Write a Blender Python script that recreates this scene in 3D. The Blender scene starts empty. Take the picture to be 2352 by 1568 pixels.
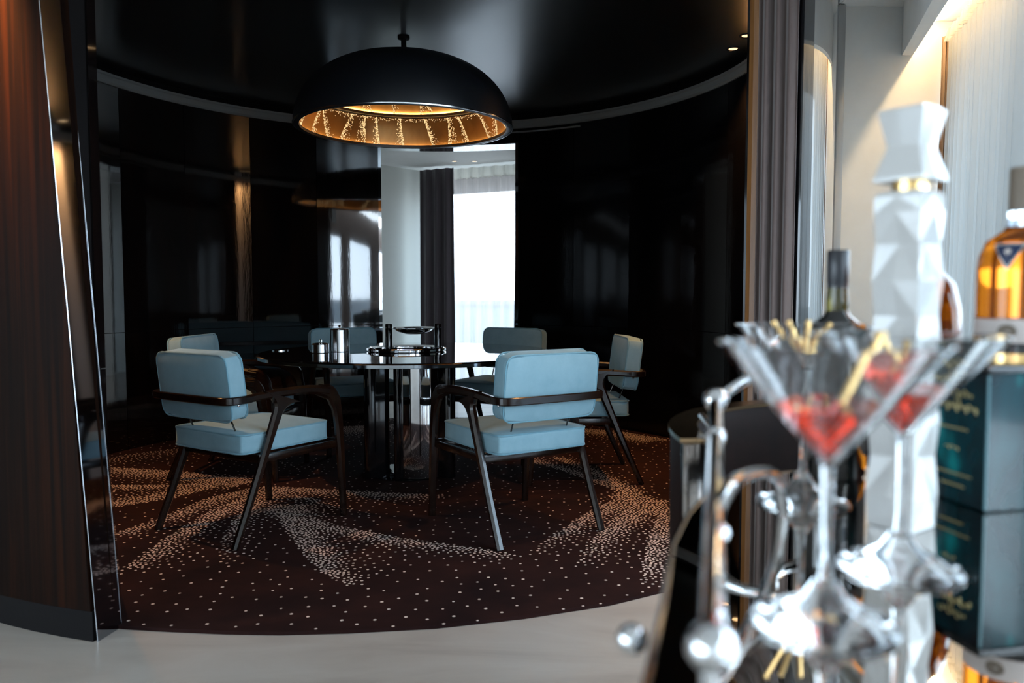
import bpy, bmesh, math, random
from mathutils import Vector, Matrix
random.seed(7)
S = bpy.context.scene
COL = S.collection
PI = math.pi
R = math.radians

# ------------------------------------------------------------------ camera, world, exposure
EYE = 1.09
cam_d = bpy.data.cameras.new('camera')
cam = bpy.data.objects.new('camera', cam_d); COL.objects.link(cam)
cam_d.sensor_width = 36.0; cam_d.lens = 28.0
cam.location = (0, 0, EYE); cam.rotation_euler = (R(90 - 3.348), 0, 0)
cam_d.clip_start = 0.02
cam_d.dof.use_dof = True; cam_d.dof.focus_distance = 4.3; cam_d.dof.aperture_fstop = 3.2
cam_d.dof.aperture_blades = 0
S.camera = cam
S.view_settings.view_transform = 'Standard'; S.view_settings.look = 'None'
S.view_settings.gamma = 1.0; S.view_settings.use_curve_mapping = False
S.view_settings.exposure = 1.6
S.cycles.max_bounces = 14; S.cycles.diffuse_bounces = 4; S.cycles.glossy_bounces = 6
S.cycles.transmission_bounces = 12; S.cycles.transparent_max_bounces = 16
S.cycles.sample_clamp_indirect = 6.0
S.cycles.use_denoising = True

w = bpy.data.worlds.new('world'); S.world = w; w.use_nodes = True
nt = w.node_tree; nt.nodes.clear()
def N(nt, t, **kw):
    n = nt.nodes.new(t)
    for k, v in kw.items(): setattr(n, k, v)
    return n
wo = N(nt, 'ShaderNodeOutputWorld'); wb = N(nt, 'ShaderNodeBackground')
tc = N(nt, 'ShaderNodeTexCoord'); sp = N(nt, 'ShaderNodeSeparateXYZ'); cr = N(nt, 'ShaderNodeValToRGB')
nt.links.new(tc.outputs['Generated'], sp.inputs[0]); 
mr = N(nt, 'ShaderNodeMapRange'); mr.inputs[1].default_value = -1; mr.inputs[2].default_value = 1
nt.links.new(sp.outputs[2], mr.inputs[0]); nt.links.new(mr.outputs[0], cr.inputs[0])
el = cr.color_ramp.elements
el[0].position = 0.0; el[0].color = (0.30, 0.31, 0.31, 1)
el[1].position = 1.0; el[1].color = (0.55, 0.78, 1.0, 1)
for p, c in ((0.47, (0.45, 0.5, 0.53, 1)), (0.5, (0.80, 0.90, 1.0, 1)), (0.62, (0.72, 0.88, 1.0, 1))):
    e = el.new(p); e.color = c
nt.links.new(cr.outputs[0], wb.inputs[0]); wb.inputs[1].default_value = 3.4
nt.links.new(wb.outputs[0], wo.inputs[0])

def area_portal(name, loc, rot, sx, sy):
    d = bpy.data.lights.new(name, 'AREA'); d.shape = 'RECTANGLE'; d.size = sx; d.size_y = sy
    d.cycles.is_portal = True
    o = bpy.data.objects.new(name, d); COL.objects.link(o); o.location = loc; o.rotation_euler = rot
    return o
area_portal('portal_right', (3.16, -1.95, 1.25), (0, R(90), 0), 2.45, 13.5)
area_portal('portal_left', (-6.36, -3.9, 1.2), (0, R(-90), 0), 2.4, 9.4)
area_portal('portal_far', (-0.08, 9.87, 1.25), (R(-90), 0, R(-26.6)), 2.0, 2.4)

# ------------------------------------------------------------------ materials
def mat(name, col, rough=0.5, metal=0.0, **kw):
    m = bpy.data.materials.new(name); m.use_nodes = True
    b = m.node_tree.nodes['Principled BSDF']
    b.inputs['Base Color'].default_value = (*col, 1)
    b.inputs['Roughness'].default_value = rough; b.inputs['Metallic'].default_value = metal
    for k, v in kw.items():
        b.inputs[k.replace('_', ' ')].default_value = v
    return m
def bsdf(m): return m.node_tree.nodes['Principled BSDF']
def tex(m, kind='noise', scale=(5, 5, 5), ramp=None, detail=6, rough=0.6, distortion=0.0, out='Base Color', bump=0.0, bscale=None, coord='Object'):
    nt = m.node_tree; b = bsdf(m)
    tc = N(nt, 'ShaderNodeTexCoord'); mp = N(nt, 'ShaderNodeMapping'); mp.inputs['Scale'].default_value = scale
    nt.links.new(tc.outputs[coord], mp.inputs[0])
    n = N(nt, 'ShaderNodeTexNoise'); n.inputs['Scale'].default_value = 1.0
    n.inputs['Detail'].default_value = detail; n.inputs['Roughness'].default_value = rough
    n.inputs['Distortion'].default_value = distortion
    nt.links.new(mp.outputs[0], n.inputs['Vector'])
    if ramp:
        c = N(nt, 'ShaderNodeValToRGB'); e = c.color_ramp.elements
        e[0].position = ramp[0][0]; e[0].color = (*ramp[0][1], 1)
        e[1].position = ramp[-1][0]; e[1].color = (*ramp[-1][1], 1)
        for p, cc in ramp[1:-1]:
            q = e.new(p); q.color = (*cc, 1)
        nt.links.new(n.outputs[0], c.inputs[0]); nt.links.new(c.outputs[0], b.inputs[out])
    if bump:
        bp = N(nt, 'ShaderNodeBump'); bp.inputs['Strength'].default_value = bump; bp.inputs['Distance'].default_value = 0.01
        nt.links.new(n.outputs[0], bp.inputs['Height']); nt.links.new(bp.outputs[0], b.inputs['Normal'])
        if 'Coat Normal' in b.inputs: nt.links.new(bp.outputs[0], b.inputs['Coat Normal'])
    return m
def emis(name, col, st):
    m = bpy.data.materials.new(name); m.use_nodes = True; nt = m.node_tree; nt.nodes.clear()
    o = N(nt, 'ShaderNodeOutputMaterial'); e = N(nt, 'ShaderNodeEmission')
    e.inputs[0].default_value = (*col, 1); e.inputs[1].default_value = st
    nt.links.new(e.outputs[0], o.inputs[0]); return m
def sheer(name, transp, col):
    m = bpy.data.materials.new(name); m.use_nodes = True; nt = m.node_tree; nt.nodes.clear()
    o = N(nt, 'ShaderNodeOutputMaterial')
    t = N(nt, 'ShaderNodeBsdfTransparent'); tl = N(nt, 'ShaderNodeBsdfTranslucent'); d = N(nt, 'ShaderNodeBsdfDiffuse')
    tl.inputs[0].default_value = (*col, 1); d.inputs[0].default_value = (*col, 1)
    a = N(nt, 'ShaderNodeMixShader'); a.inputs[0].default_value = 0.5
    b = N(nt, 'ShaderNodeMixShader'); b.inputs[0].default_value = transp
    # woven threads: fine variation of openness
    tcn = N(nt, 'ShaderNodeTexCoord'); mp = N(nt, 'ShaderNodeMapping'); mp.inputs['Scale'].default_value = (60, 60, 3)
    nz = N(nt, 'ShaderNodeTexNoise'); nz.inputs['Scale'].default_value = 1.0; nz.inputs['Detail'].default_value = 4
    mr = N(nt, 'ShaderNodeMapRange'); mr.inputs[1].default_value = 0.3; mr.inputs[2].default_value = 0.7
    mr.inputs[3].default_value = transp * 0.75; mr.inputs[4].default_value = transp * 1.25
    nt.links.new(tcn.outputs['Object'], mp.inputs[0]); nt.links.new(mp.outputs[0], nz.inputs['Vector'])
    nt.links.new(nz.outputs[0], mr.inputs[0]); nt.links.new(mr.outputs[0], b.inputs[0])
    nt.links.new(d.outputs[0], a.inputs[1]); nt.links.new(tl.outputs[0], a.inputs[2])
    nt.links.new(a.outputs[0], b.inputs[1]); nt.links.new(t.outputs[0], b.inputs[2])
    nt.links.new(b.outputs[0], o.inputs[0]); return m
def pane_mat(name, tint=(0.93, 0.97, 1.0)):
    m = bpy.data.materials.new(name); m.use_nodes = True; nt = m.node_tree; nt.nodes.clear()
    o = N(nt, 'ShaderNodeOutputMaterial'); t = N(nt, 'ShaderNodeBsdfTransparent'); g = N(nt, 'ShaderNodeBsdfGlossy')
    t.inputs[0].default_value = (*tint, 1); g.inputs['Roughness'].default_value = 0.02
    f = N(nt, 'ShaderNodeLayerWeight'); f.inputs[0].default_value = 0.5
    pw = N(nt, 'ShaderNodeMath', operation='POWER'); pw.inputs[1].default_value = 5.0
    mr = N(nt, 'ShaderNodeMapRange'); mr.inputs[3].default_value = 0.03; mr.inputs[4].default_value = 0.7
    nt.links.new(f.outputs[1], pw.inputs[0]); nt.links.new(pw.outputs[0], mr.inputs[0])
    x = N(nt, 'ShaderNodeMixShader'); nt.links.new(mr.outputs[0], x.inputs[0])
    nt.links.new(t.outputs[0], x.inputs[1]); nt.links.new(g.outputs[0], x.inputs[2]); nt.links.new(x.outputs[0], o.inputs[0])
    return m

M = {}
M['panel'] = tex(mat('lacquered_dark_wood', (0.006, 0.004, 0.004), 0.05, 0, Specular_IOR_Level=1.0, Coat_Weight=1.0, Coat_Roughness=0.03),
                 scale=(9, 9, 1.2), ramp=[(0.3, (0.0022, 0.0020, 0.0024)), (0.55, (0.006, 0.0035, 0.003)), (0.8, (0.016, 0.007, 0.004))], bump=0.035)
M['panel_right'] = tex(mat('lacquered_black_wood', (0.004, 0.004, 0.005), 0.08, 0, Specular_IOR_Level=0.16),
                 scale=(9, 9, 1.2), ramp=[(0.3, (0.0020, 0.0022, 0.003)), (0.8, (0.005, 0.004, 0.004))], bump=0.035)
M['rosewood'] = tex(mat('rosewood_veneer', (0.05, 0.016, 0.006), 0.5, 0, Specular_IOR_Level=0.04),
                    scale=(34, 34, 0.7), ramp=[(0.3, (0.0025, 0.0011, 0.0008)), (0.5, (0.0075, 0.0026, 0.0012)), (0.75, (0.024, 0.0062, 0.0016))], distortion=0.6)
M['plinth'] = mat('black_plinth', (0.006, 0.0048, 0.005), 0.6, 0, Specular_IOR_Level=0.1)
M['jamb_wood'] = tex(mat('walnut_jamb', (0.25, 0.10, 0.03), 0.4), scale=(18, 18, 1.4),
                     ramp=[(0.3, (0.16, 0.06, 0.018)), (0.7, (0.36, 0.16, 0.05))])
M['mirror'] = mat('polished_steel', (0.62, 0.63, 0.65), 0.035, 1.0)
M['jamb_steel'] = mat('dark_polished_steel', (0.34, 0.36, 0.40), 0.05, 1.0)
M['steel_edge'] = mat('brushed_steel_edge', (0.7, 0.72, 0.75), 0.2, 1.0)
M['lacquer_mirror'] = tex(mat('mirror_polished_cladding', (0.86, 0.86, 0.86), 0.03, 1.0), scale=(1.5, 1.5, 0.6), detail=1, bump=0.04)
M['ceil_black'] = mat('black_satin_ceiling', (0.006, 0.006, 0.007), 0.33, 0, Specular_IOR_Level=1.0, Coat_Weight=1.0, Coat_Roughness=0.33)
M['cornice'] = mat('grey_cornice', (0.22, 0.22, 0.215), 0.45)
M['white'] = tex(mat('white_plaster', (0.72, 0.71, 0.69), 0.7), scale=(4, 4, 4), ramp=[(0.3, (0.69, 0.68, 0.66)), (0.7, (0.74, 0.73, 0.71))])
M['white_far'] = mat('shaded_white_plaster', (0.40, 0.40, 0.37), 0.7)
M['grey_paint'] = mat('grey_painted_metal', (0.42, 0.42, 0.42), 0.35, 0.4)
M['marble'] = tex(mat('cream_marble', (0.6, 0.56, 0.52), 0.28), scale=(1.3, 4.2, 1), detail=8, distortion=1.2,
                  ramp=[(0.25, (0.36, 0.30, 0.255)), (0.5, (0.455, 0.39, 0.335)), (0.8, (0.53, 0.47, 0.415))])
M['carpet'] = tex(mat('brown_carpet_pile', (0.05, 0.018, 0.012), 0.95, 0, Specular_IOR_Level=0.1),
                  scale=(3.0, 3.0, 3.0), detail=5, ramp=[(0.3, (0.012, 0.0048, 0.0048)), (0.7, (0.030, 0.0105, 0.0085))])
M['tuft'] = mat('ivory_wool_tuft', (0.78, 0.62, 0.54), 0.9)
M['velvet'] = tex(mat('blue_velvet', (0.2, 0.38, 0.46), 0.8, 0, Sheen_Weight=0.5, Sheen_Roughness=0.35),
                  scale=(14, 14, 14), detail=5, ramp=[(0.25, (0.22, 0.375, 0.445)), (0.75, (0.28, 0.445, 0.515))])
bsdf(M['velvet']).inputs['Sheen Tint'].default_value = (0.7, 0.88, 0.95, 1)
M['piping'] = mat('blue_velvet_piping', (0.16, 0.33, 0.41), 0.7, 0, Sheen_Weight=0.3)
M['walnut'] = tex(mat('polished_dark_walnut', (0.03, 0.011, 0.005), 0.22, 0, Coat_Weight=0.2, Coat_Roughness=0.1),
                  scale=(30, 30, 6), ramp=[(0.3, (0.004, 0.0018, 0.0013)), (0.7, (0.017, 0.006, 0.003))])
M['chrome'] = mat('chrome', (0.82, 0.83, 0.85), 0.06, 1.0)
M['table_glass'] = mat('black_table_glass', (0.003, 0.003, 0.004), 0.02, 0, Specular_IOR_Level=0.9, Coat_Weight=0.5, Coat_Roughness=0.01)
M['table_edge'] = mat('polished_table_edge', (0.30, 0.33, 0.36), 0.08, 1.0)
M['black_gloss'] = mat('black_lacquer', (0.004, 0.004, 0.005), 0.08, 0, Coat_Weight=0.4)
M['black_matte'] = mat('black_matte', (0.008, 0.009, 0.011), 0.45)
M['dome'] = mat('black_dome_paint', (0.008, 0.010, 0.014), 0.42, 0, Specular_IOR_Level=0.6)
M['brass_in'] = tex(mat('bronze_lining', (0.42, 0.20, 0.06), 0.34, 0.8), scale=(6, 6, 2), ramp=[(0.3, (0.26, 0.13, 0.045)), (0.7, (0.48, 0.27, 0.10))])
M['gold_dot'] = emis('gold_perforation_glow', (1.0, 0.68, 0.32), 0.40)
M['led'] = emis('warm_led', (1.0, 0.62, 0.24), 13.0)
M['led_upper'] = emis('warm_led_upper', (1.0, 0.66, 0.28), 15.0)
M['led_cove'] = emis('warm_white_led', (1.0, 0.72, 0.38), 26.0)
M['bulb'] = emis('downlight_lamp', (1.0, 0.62, 0.30), 0.7)
M['velvet_brown'] = mat('mauve_brown_velvet', (0.118, 0.082, 0.074), 0.8, 0, Sheen_Weight=0.7, Sheen_Roughness=0.4)
M['velvet_far'] = mat('aubergine_velvet', (0.045, 0.034, 0.040), 0.8, 0, Sheen_Weight=0.5, Sheen_Roughness=0.4)
M['drape_tan'] = mat('tan_drape', (0.17, 0.105, 0.065), 0.8)
M['sheer'] = sheer('sheer_voile', 0.05, (0.34, 0.335, 0.32))
M['sheer_far'] = sheer('sheer_voile_thin', 0.19, (0.46, 0.42, 0.41))
M['heading'] = sheer('sheer_heading', 0.10, (0.74, 0.72, 0.66))
M['pane'] = pane_mat('window_pane')
M['brown_col'] = mat('brown_painted_column', (0.11, 0.065, 0.045), 0.6)
M['frame_grey'] = mat('grey_window_frame', (0.5, 0.53, 0.55), 0.5)
M['parapet'] = mat('white_parapet', (0.62, 0.63, 0.64), 0.8)
M['cap_warm'] = mat('pale_wood_handrail', (0.6, 0.5, 0.4), 0.6)
M['tray'] = mat('bronze_mirror_tray', (0.60, 0.57, 0.54), 0.02, 1.0)
M['band'] = tex(mat('dark_brown_leather', (0.02, 0.008, 0.006), 0.5, 0, Specular_IOR_Level=0.15), scale=(20, 20, 20), ramp=[(0.3, (0.007, 0.0032, 0.0026)), (0.7, (0.013, 0.0055, 0.004))])
M['bronze'] = mat('polished_bronze', (0.55, 0.36, 0.20), 0.2, 1.0)
M['smoked_chrome'] = mat('smoked_chrome', (0.22, 0.19, 0.17), 0.12, 1.0)
M['gold'] = mat('gold', (1.0, 0.66, 0.28), 0.22, 1.0)
def glass(name, col=(1, 1, 1), ior=1.47, rough=0.0):
    return mat(name, col, rough, 0, Transmission_Weight=1.0, IOR=ior)
M['glass'] = glass('clear_glass')
M['crystal'] = glass('cut_crystal', (0.98, 0.99, 1.0), 1.54)
M['cocktail'] = glass('red_cocktail', (0.72, 0.045, 0.012), 1.34)
M['ceramic'] = mat('white_porcelain', (0.58, 0.565, 0.545), 0.16, 0, Coat_Weight=0.4)
M['amber'] = mat('amber_whisky_glass', (0.72, 0.19, 0.012), 0.03, 0, Transmission_Weight=0.85, IOR=1.36)
M['olive_glass'] = mat('dark_olive_glass', (0.10, 0.085, 0.02), 0.04, 0, Transmission_Weight=0.6, IOR=1.45)
M['bottle_black'] = mat('black_bottle_glass', (0.006, 0.006, 0.006), 0.05, 0, Coat_Weight=0.6)
M['foil'] = mat('black_foil_capsule', (0.02, 0.021, 0.026), 0.32)
M['teal'] = tex(mat('teal_lacquered_card', (0.0, 0.06, 0.075), 0.16, 0, Coat_Weight=0.15), scale=(16, 16, 9), detail=2,
                ramp=[(0.35, (0.002, 0.012, 0.018)), (0.6, (0.002, 0.045, 0.055)), (0.76, (0.008, 0.30, 0.30))])  # brightest teal stop paints scattered glints into the card colour
M['box_edge'] = mat('teal_box_edge', (0.10, 0.22, 0.25), 0.45)
M['paper'] = mat('pale_label_paper', (0.66, 0.58, 0.54), 0.6)
M['navy'] = mat('navy_emblem', (0.012, 0.025, 0.075), 0.4)
M['silver_print'] = mat('silver_print', (0.62, 0.62, 0.60), 0.35, 0.6)
M['gold_print'] = mat('gold_print', (0.62, 0.50, 0.24), 0.35, 0.5)
M['tan_cap'] = mat('taupe_stopper', (0.20, 0.155, 0.115), 0.5)
M['woven_steel'] = tex(mat('perforated_steel', (0.75, 0.75, 0.76), 0.16, 1.0), scale=(700, 700, 500), detail=0, bump=0.06)

# ------------------------------------------------------------------ mesh helpers
def new_obj(name, bm, m, parent=None, smooth=40, loc=None):
    me = bpy.data.meshes.new(name); bm.normal_update(); bm.to_mesh(me); bm.free()
    ms = m if isinstance(m, (list, tuple)) else [m]
    for x in ms: me.materials.append(x)
    if smooth:
        for p in me.polygons: p.use_smooth = True
        me.set_sharp_from_angle(angle=R(smooth))
    o = bpy.data.objects.new(name, me); COL.objects.link(o)
    if parent: o.parent = parent
    if loc: o.location = loc
    return o
def thing(name, label, cat, loc=(0, 0, 0), rz=0, group=None):
    o = bpy.data.objects.new(name, None); COL.objects.link(o); o.empty_display_size = 0.05
    o.location = loc; o.rotation_euler = (0, 0, rz); o['label'] = label; o['category'] = cat
    if group: o['group'] = group
    return o
def tag(o, label, cat, group=None):
    o['label'] = label; o['category'] = cat
    if group: o['group'] = group
    return o
def struct(o, label=None):
    o['kind'] = 'structure'
    if label: o['label'] = label
    return o
def sempty(name, loc=(0, 0, 0)):
    o = bpy.data.objects.new(name, None); COL.objects.link(o); o.location = loc; o['kind'] = 'structure'; o.empty_display_size = 0.05
    return o
def dup(root, loc, rz, label):
    r = root.copy(); COL.objects.link(r); r.location = loc; r.rotation_euler = (0, 0, rz); r['label'] = label
    for ch in list(root.children):
        c = ch.copy(); COL.objects.link(c); c.parent = r
        for g in list(ch.children):
            d = g.copy(); COL.objects.link(d); d.parent = c
    return r
def add_box(bm, x0, x1, y0, y1, z0, z1, bev=0.0, seg=2, mtx=None):
    r = bmesh.ops.create_cube(bm, size=1.0)
    vs = r['verts']
    for v in vs:
        v.co = Vector(((x0 + x1) / 2 + v.co.x * (x1 - x0), (y0 + y1) / 2 + v.co.y * (y1 - y0), (z0 + z1) / 2 + v.co.z * (z1 - z0)))
    if bev:
        es = list({e for v in vs for e in v.link_edges})
        q = bmesh.ops.bevel(bm, geom=es, offset=bev, segments=seg, profile=0.5, affect='EDGES')
        vs = list({v for f in q['faces'] for v in f.verts} | {v for v in vs if v.is_valid})
    if mtx:
        for v in vs: v.co = mtx @ v.co
    return vs
def box(name, x0, x1, y0, y1, z0, z1, m, parent=None, bev=0.0, seg=2):
    bm = bmesh.new(); add_box(bm, x0, x1, y0, y1, z0, z1, bev, seg)
    return new_obj(name, bm, m, parent)
def add_lathe(bm, prof, seg=48, c=(0, 0, 0), a0=0.0, a1=2 * PI, mi=0):
    full = abs(a1 - a0 - 2 * PI) < 1e-6
    n = seg if full else seg + 1
    rings = []
    for r, z in prof:
        if r < 1e-6:
            rings.append([bm.verts.new((c[0], c[1], c[2] + z))]); continue
        rings.append([bm.verts.new((c[0] + r * math.cos(a0 + (a1 - a0) * i / seg), c[1] + r * math.sin(a0 + (a1 - a0) * i / seg), c[2] + z)) for i in range(n)])
    for A, B in zip(rings, rings[1:]):
        for i in range(seg):
            j = (i + 1) % n
            try:
                if len(A) == 1 and len(B) == 1: continue
                if len(A) == 1: f = bm.faces.new((A[0], B[j], B[i]))
                elif len(B) == 1: f = bm.faces.new((A[i], A[j], B[0]))
                else: f = bm.faces.new((A[i], A[j], B[j], B[i]))
                f.material_index = mi
            except ValueError: pass
    return rings
def lathe(name, prof, m, parent=None, seg=48, c=(0, 0, 0), smooth=40):
    bm = bmesh.new(); add_lathe(bm, prof, seg, c)
    bmesh.ops.recalc_face_normals(bm, faces=bm.faces)
    return new_obj(name, bm, m, parent, smooth)
def add_tube(bm, pts, r, seg=10, caps=True, closed=False):
    pts = [Vector(p) for p in pts]; n = len(pts)
    rs = r if isinstance(r, (list, tuple)) else [r] * n
    rings = []; up = None
    for i, p in enumerate(pts):
        if closed: t = (pts[(i + 1) % n] - pts[i - 1]).normalized()
        else: t = (pts[min(i + 1, n - 1)] - pts[max(i - 1, 0)]).normalized()
        if up is None:
            up = Vector((0, 0, 1)) if abs(t.z) < 0.9 else Vector((1, 0, 0))
        a = (up - t * up.dot(t)).normalized(); up = a; b = t.cross(a)
        rings.append([bm.verts.new(p + a * rs[i] * math.cos(2 * PI * k / seg) + b * rs[i] * math.sin(2 * PI * k / seg)) for k in range(seg)])
    m = n if closed else n - 1
    for i in range(m):
        A, B = rings[i], rings[(i + 1) % n]
        for k in range(seg):
            q = (k + 1) % seg; bm.faces.new((A[k], A[q], B[q], B[k]))
    if caps and not closed:
        bm.faces.new(rings[0][::-1]); bm.faces.new(rings[-1])
def tube(name, pts, r, m, parent=None, seg=12, closed=False):
    bm = bmesh.new(); add_tube(bm, pts, r, seg, True, closed)
    bmesh.ops.recalc_face_normals(bm, faces=bm.faces)
    return new_obj(name, bm, m, parent)
def smooth_path(P, k=6):
    P = [Vector(p) for p in P]; out = []
    for i in range(len(P) - 1):
        p0, p1, p2, p3 = P[max(i - 1, 0)], P[i], P[i + 1], P[min(i + 2, len(P) - 1)]
        for j in range(k):
            t = j / k
            out.append(0.5 * ((2 * p1) + (p2 - p0) * t + (2 * p0 - 5 * p1 + 4 * p2 - p3) * t * t + (3 * p1 - p0 - 3 * p2 + p3) * t ** 3))
    out.append(P[-1]); return out
def add_bar(bm, pts, wid, thk, nrm, ch=0.25):
    """bar of chamfered rectangular section: width measured in the path plane, thickness along nrm"""
    pts = [Vector(p) for p in pts]; n = len(pts); rings = []
    for i, p in enumerate(pts):
        t = (pts[min(i + 1, n - 1)] - pts[max(i - 1, 0)]).normalized()
        nv = Vector(nrm) if not callable(nrm) else Vector(nrm(i))
        nv = (nv - t * nv.dot(t)).normalized(); s = t.cross(nv)
        wv = (wid[i] if isinstance(wid, (list, tuple)) else wid) / 2; tv = (thk[i] if isinstance(thk, (list, tuple)) else thk) / 2
        c = min(wv, tv) * 2 * ch
        sec = [(wv - c, tv), (wv, tv - c), (wv, -tv + c), (wv - c, -tv), (-wv + c, -tv), (-wv, -tv + c), (-wv, tv - c), (-wv + c, tv)]
        rings.append([bm.verts.new(p + s * a + nv * b) for a, b in sec])
    for A, B in zip(rings, rings[1:]):
        for k in range(8):
            q = (k + 1) % 8; bm.faces.new((A[k], A[q], B[q], B[k]))
    bm.faces.new(rings[0][::-1]); bm.faces.new(rings[-1])
def bar(name, pts, wid, thk, nrm, m, parent=None, ch=0.25):
    bm = bmesh.new(); add_bar(bm, pts, wid, thk, nrm, ch); bmesh.ops.recalc_face_normals(bm, faces=bm.faces)
    return new_obj(name, bm, m, parent, 35)
def add_prism(bm, poly, z0, z1, mi=0):
    a = [bm.verts.new((x, y, z0)) for x, y in poly]; b = [bm.verts.new((x, y, z1)) for x, y in poly]
    n = len(poly)
    fs = [bm.faces.new(a[::-1]), bm.faces.new(b)]
    for i in range(n):
        j = (i + 1) % n; fs.append(bm.faces.new((a[i], a[j], b[j], b[i])))
    for f in fs: f.material_index = mi
def prism(name, poly, z0, z1, m, parent=None, smooth=30):
    bm = bmesh.new(); add_prism(bm, poly, z0, z1); bmesh.ops.recalc_face_normals(bm, faces=bm.faces)
    return new_obj(name, bm, m, parent, smooth)
def wall_seg(name, p, q, th, z0, z1, m, parent=None):
    """upright slab from p to q, thickness th to the left of p->q"""
    d = (Vector(q) - Vector(p)).normalized(); n = Vector((-d.y, d.x)) * th
    return prism(name, [p, q, (q[0] + n.x, q[1] + n.y), (p[0] + n.x, p[1] + n.y)], z0, z1, m, parent)

# ------------------------------------------------------------------ the round dining room
CX, CY = -0.64, 4.82
RI, RO = 2.16, 2.42
ZC = 2.62
def pol(r, a, z=0.0): return (CX + r * math.cos(a), CY + r * math.sin(a), z)
def add_arc_slab(bm, r0, r1, a0, a1, z0, z1, seg=6, a0t=None, a1t=None):
    """curved block between radii, with optional slanted ends (a0t / a1t = end angles at the top)"""
    nz = 1 if a0t is None and a1t is None else 1
    a0t = a0 if a0t is None else a0t; a1t = a1 if a1t is None else a1t
    V = {}
    for zi, (z, b0, b1) in enumerate(((z0, a0, a1), (z1, a0t, a1t))):
        for ri, r in enumerate((r0, r1)):
            for k in range(seg + 1):
                V[zi, ri, k] = bm.verts.new(pol(r, b0 + (b1 - b0) * k / seg, z))
    for k in range(seg):
        for ri in (0, 1): bm.faces.new((V[0, ri, k], V[0, ri, k + 1], V[1, ri, k + 1], V[1, ri, k]))
        for zi in (0, 1): bm.faces.new((V[zi, 0, k], V[zi, 0, k + 1], V[zi, 1, k + 1], V[zi, 1, k]))
    for k in (0, seg): bm.faces.new((V[0, 0, k], V[0, 1, k], V[1, 1, k], V[1, 0, k]))
    bmesh.ops.recalc_face_normals(bm, faces=bm.faces)
def arc_slab(name, r0, r1, a0, a1, z0, z1, m, parent=None, seg=10, **k):
    bm = bmesh.new(); add_arc_slab(bm, r0, r1, a0, a1, z0, z1, seg, **k)
    return new_obj(name, bm, m, parent, 30)

A_R = R(-41.0)                         # right jamb of the wide opening
A_DR, A_DL = R(72.0), R(103.0)         # far doorway
def ang(x, y): return math.atan2(y - CY, x - CX)
JB_O = (-1.307, 2.452); JT_O = (-1.461, 2.452)      # left jamb outer edge, foot and head (z 2.6): it leans outwards
JB_I = (-1.283, 2.556); JT_I = (-1.441, 2.556)
A_L0 = ang(*JB_O) + 2 * PI; A_L1 = ang(*JT_O) + 2 * PI

def panels(root, a0, a1, n, tiers, name='wall_panel', gap=0.004, r0=RI, r1=RI + 0.035, m=None):
    da = (a1 - a0) / n
    for i in range(n):
        b0, b1 = a0 + da * i + gap / r0 / 2, a0 + da * (i + 1) - gap / r0 / 2
        for z0, z1 in tiers:
            arc_slab(name, r0, r1, b0, b1, z0, z1, m or M['panel'], root, 8)
TIERS = ((0.01, 0.828), (0.832, 2.50))
wr = arc_slab('wall_right', RI + 0.03, RI + 0.15, A_R - 0.006, A_DR - 0.01, 0, ZC, M['plinth'], None, 40); struct(wr)
panels(wr, A_R - 0.006, A_DR, 8, TIERS, m=M['panel_right'])
wl = arc_slab('wall_left', RI + 0.03, RO - 0.03, A_DL + 0.01, A_L1 - 0.05, 0, ZC, M['plinth'], None, 44); struct(wl)
panels(wl, A_DL, A_L1 - 0.045, 10, TIERS)
# outer face of the left wall: rosewood veneer ending in the slanted polished steel jamb
bm = bmesh.new(); add_arc_slab(bm, RO - 0.04, RO + 0.055, A_L0 - 1.2, A_L0 - 0.004, 0.10, ZC, 24, a1t=A_L1 - 0.004)
ov = new_obj('wall_front', bm, M['rosewood'], None, 30); struct(ov)
bm = bmesh.new(); add_arc_slab(bm, RO - 0.04, RO + 0.048, A_L0 - 1.2, A_L0 - 0.004, 0.0, 0.096, 24)
bb = new_obj('baseboard_left', bm, M['plinth'], None, 30); struct(bb)
def ruled(name, b0, b1, t0, t1, depth, zt, m, parent=None):
    """leaning slab: foot edge b0-b1, head edge t0-t1, thickened by depth away from the opening"""
    bm = bmesh.new()
    d = Vector((-0.955, 0.297, 0)) * depth
    P = [(b0[0], b0[1], 0), (b1[0], b1[1], 0), (t1[0], t1[1], zt), (t0[0], t0[1], zt)]
    A = [bm.verts.new(p) for p in P]; B = [bm.verts.new(Vector(p) + d) for p in P]
    bm.faces.new(A)
    bm.faces.new(B[::-1])
    for i in range(4): bm.faces.new((A[i], A[(i + 1) % 4], B[(i + 1) % 4], B[i]))
    bmesh.ops.recalc_face_normals(bm, faces=bm.faces)
    return new_obj(name, bm, m, parent, 0)
jl = ruled('door_jamb', (JB_O[0] + 0.004, JB_O[1] - 0.003), (-1.284, 2.560), (JT_O[0] + 0.004, JT_O[1] - 0.003), (-1.438, 2.560), 0.004, ZC, M['jamb_steel']); jl.name = 'trim_1'; struct(jl, 'slanted polished steel jamb of the round room')
tube('steel_edge', [(JB_O[0] + 0.003, JB_O[1] - 0.004, 0), (JT_O[0] + 0.003, JT_O[1] - 0.004, ZC)], 0.0009, M['steel_edge'], jl, 6)
tube('steel_edge', [(-1.283, 2.561, 0), (-1.437, 2.561, ZC)], 0.0009, M['steel_edge'], jl, 6)
# inner thickness of the left wall behind the jamb
bk = ruled('trim_2', (-1.300, 2.565), (-1.40, 2.80), (-1.455, 2.565), (-1.56, 2.80), 0.04, ZC, M['black_gloss']); struct(bk)
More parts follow.
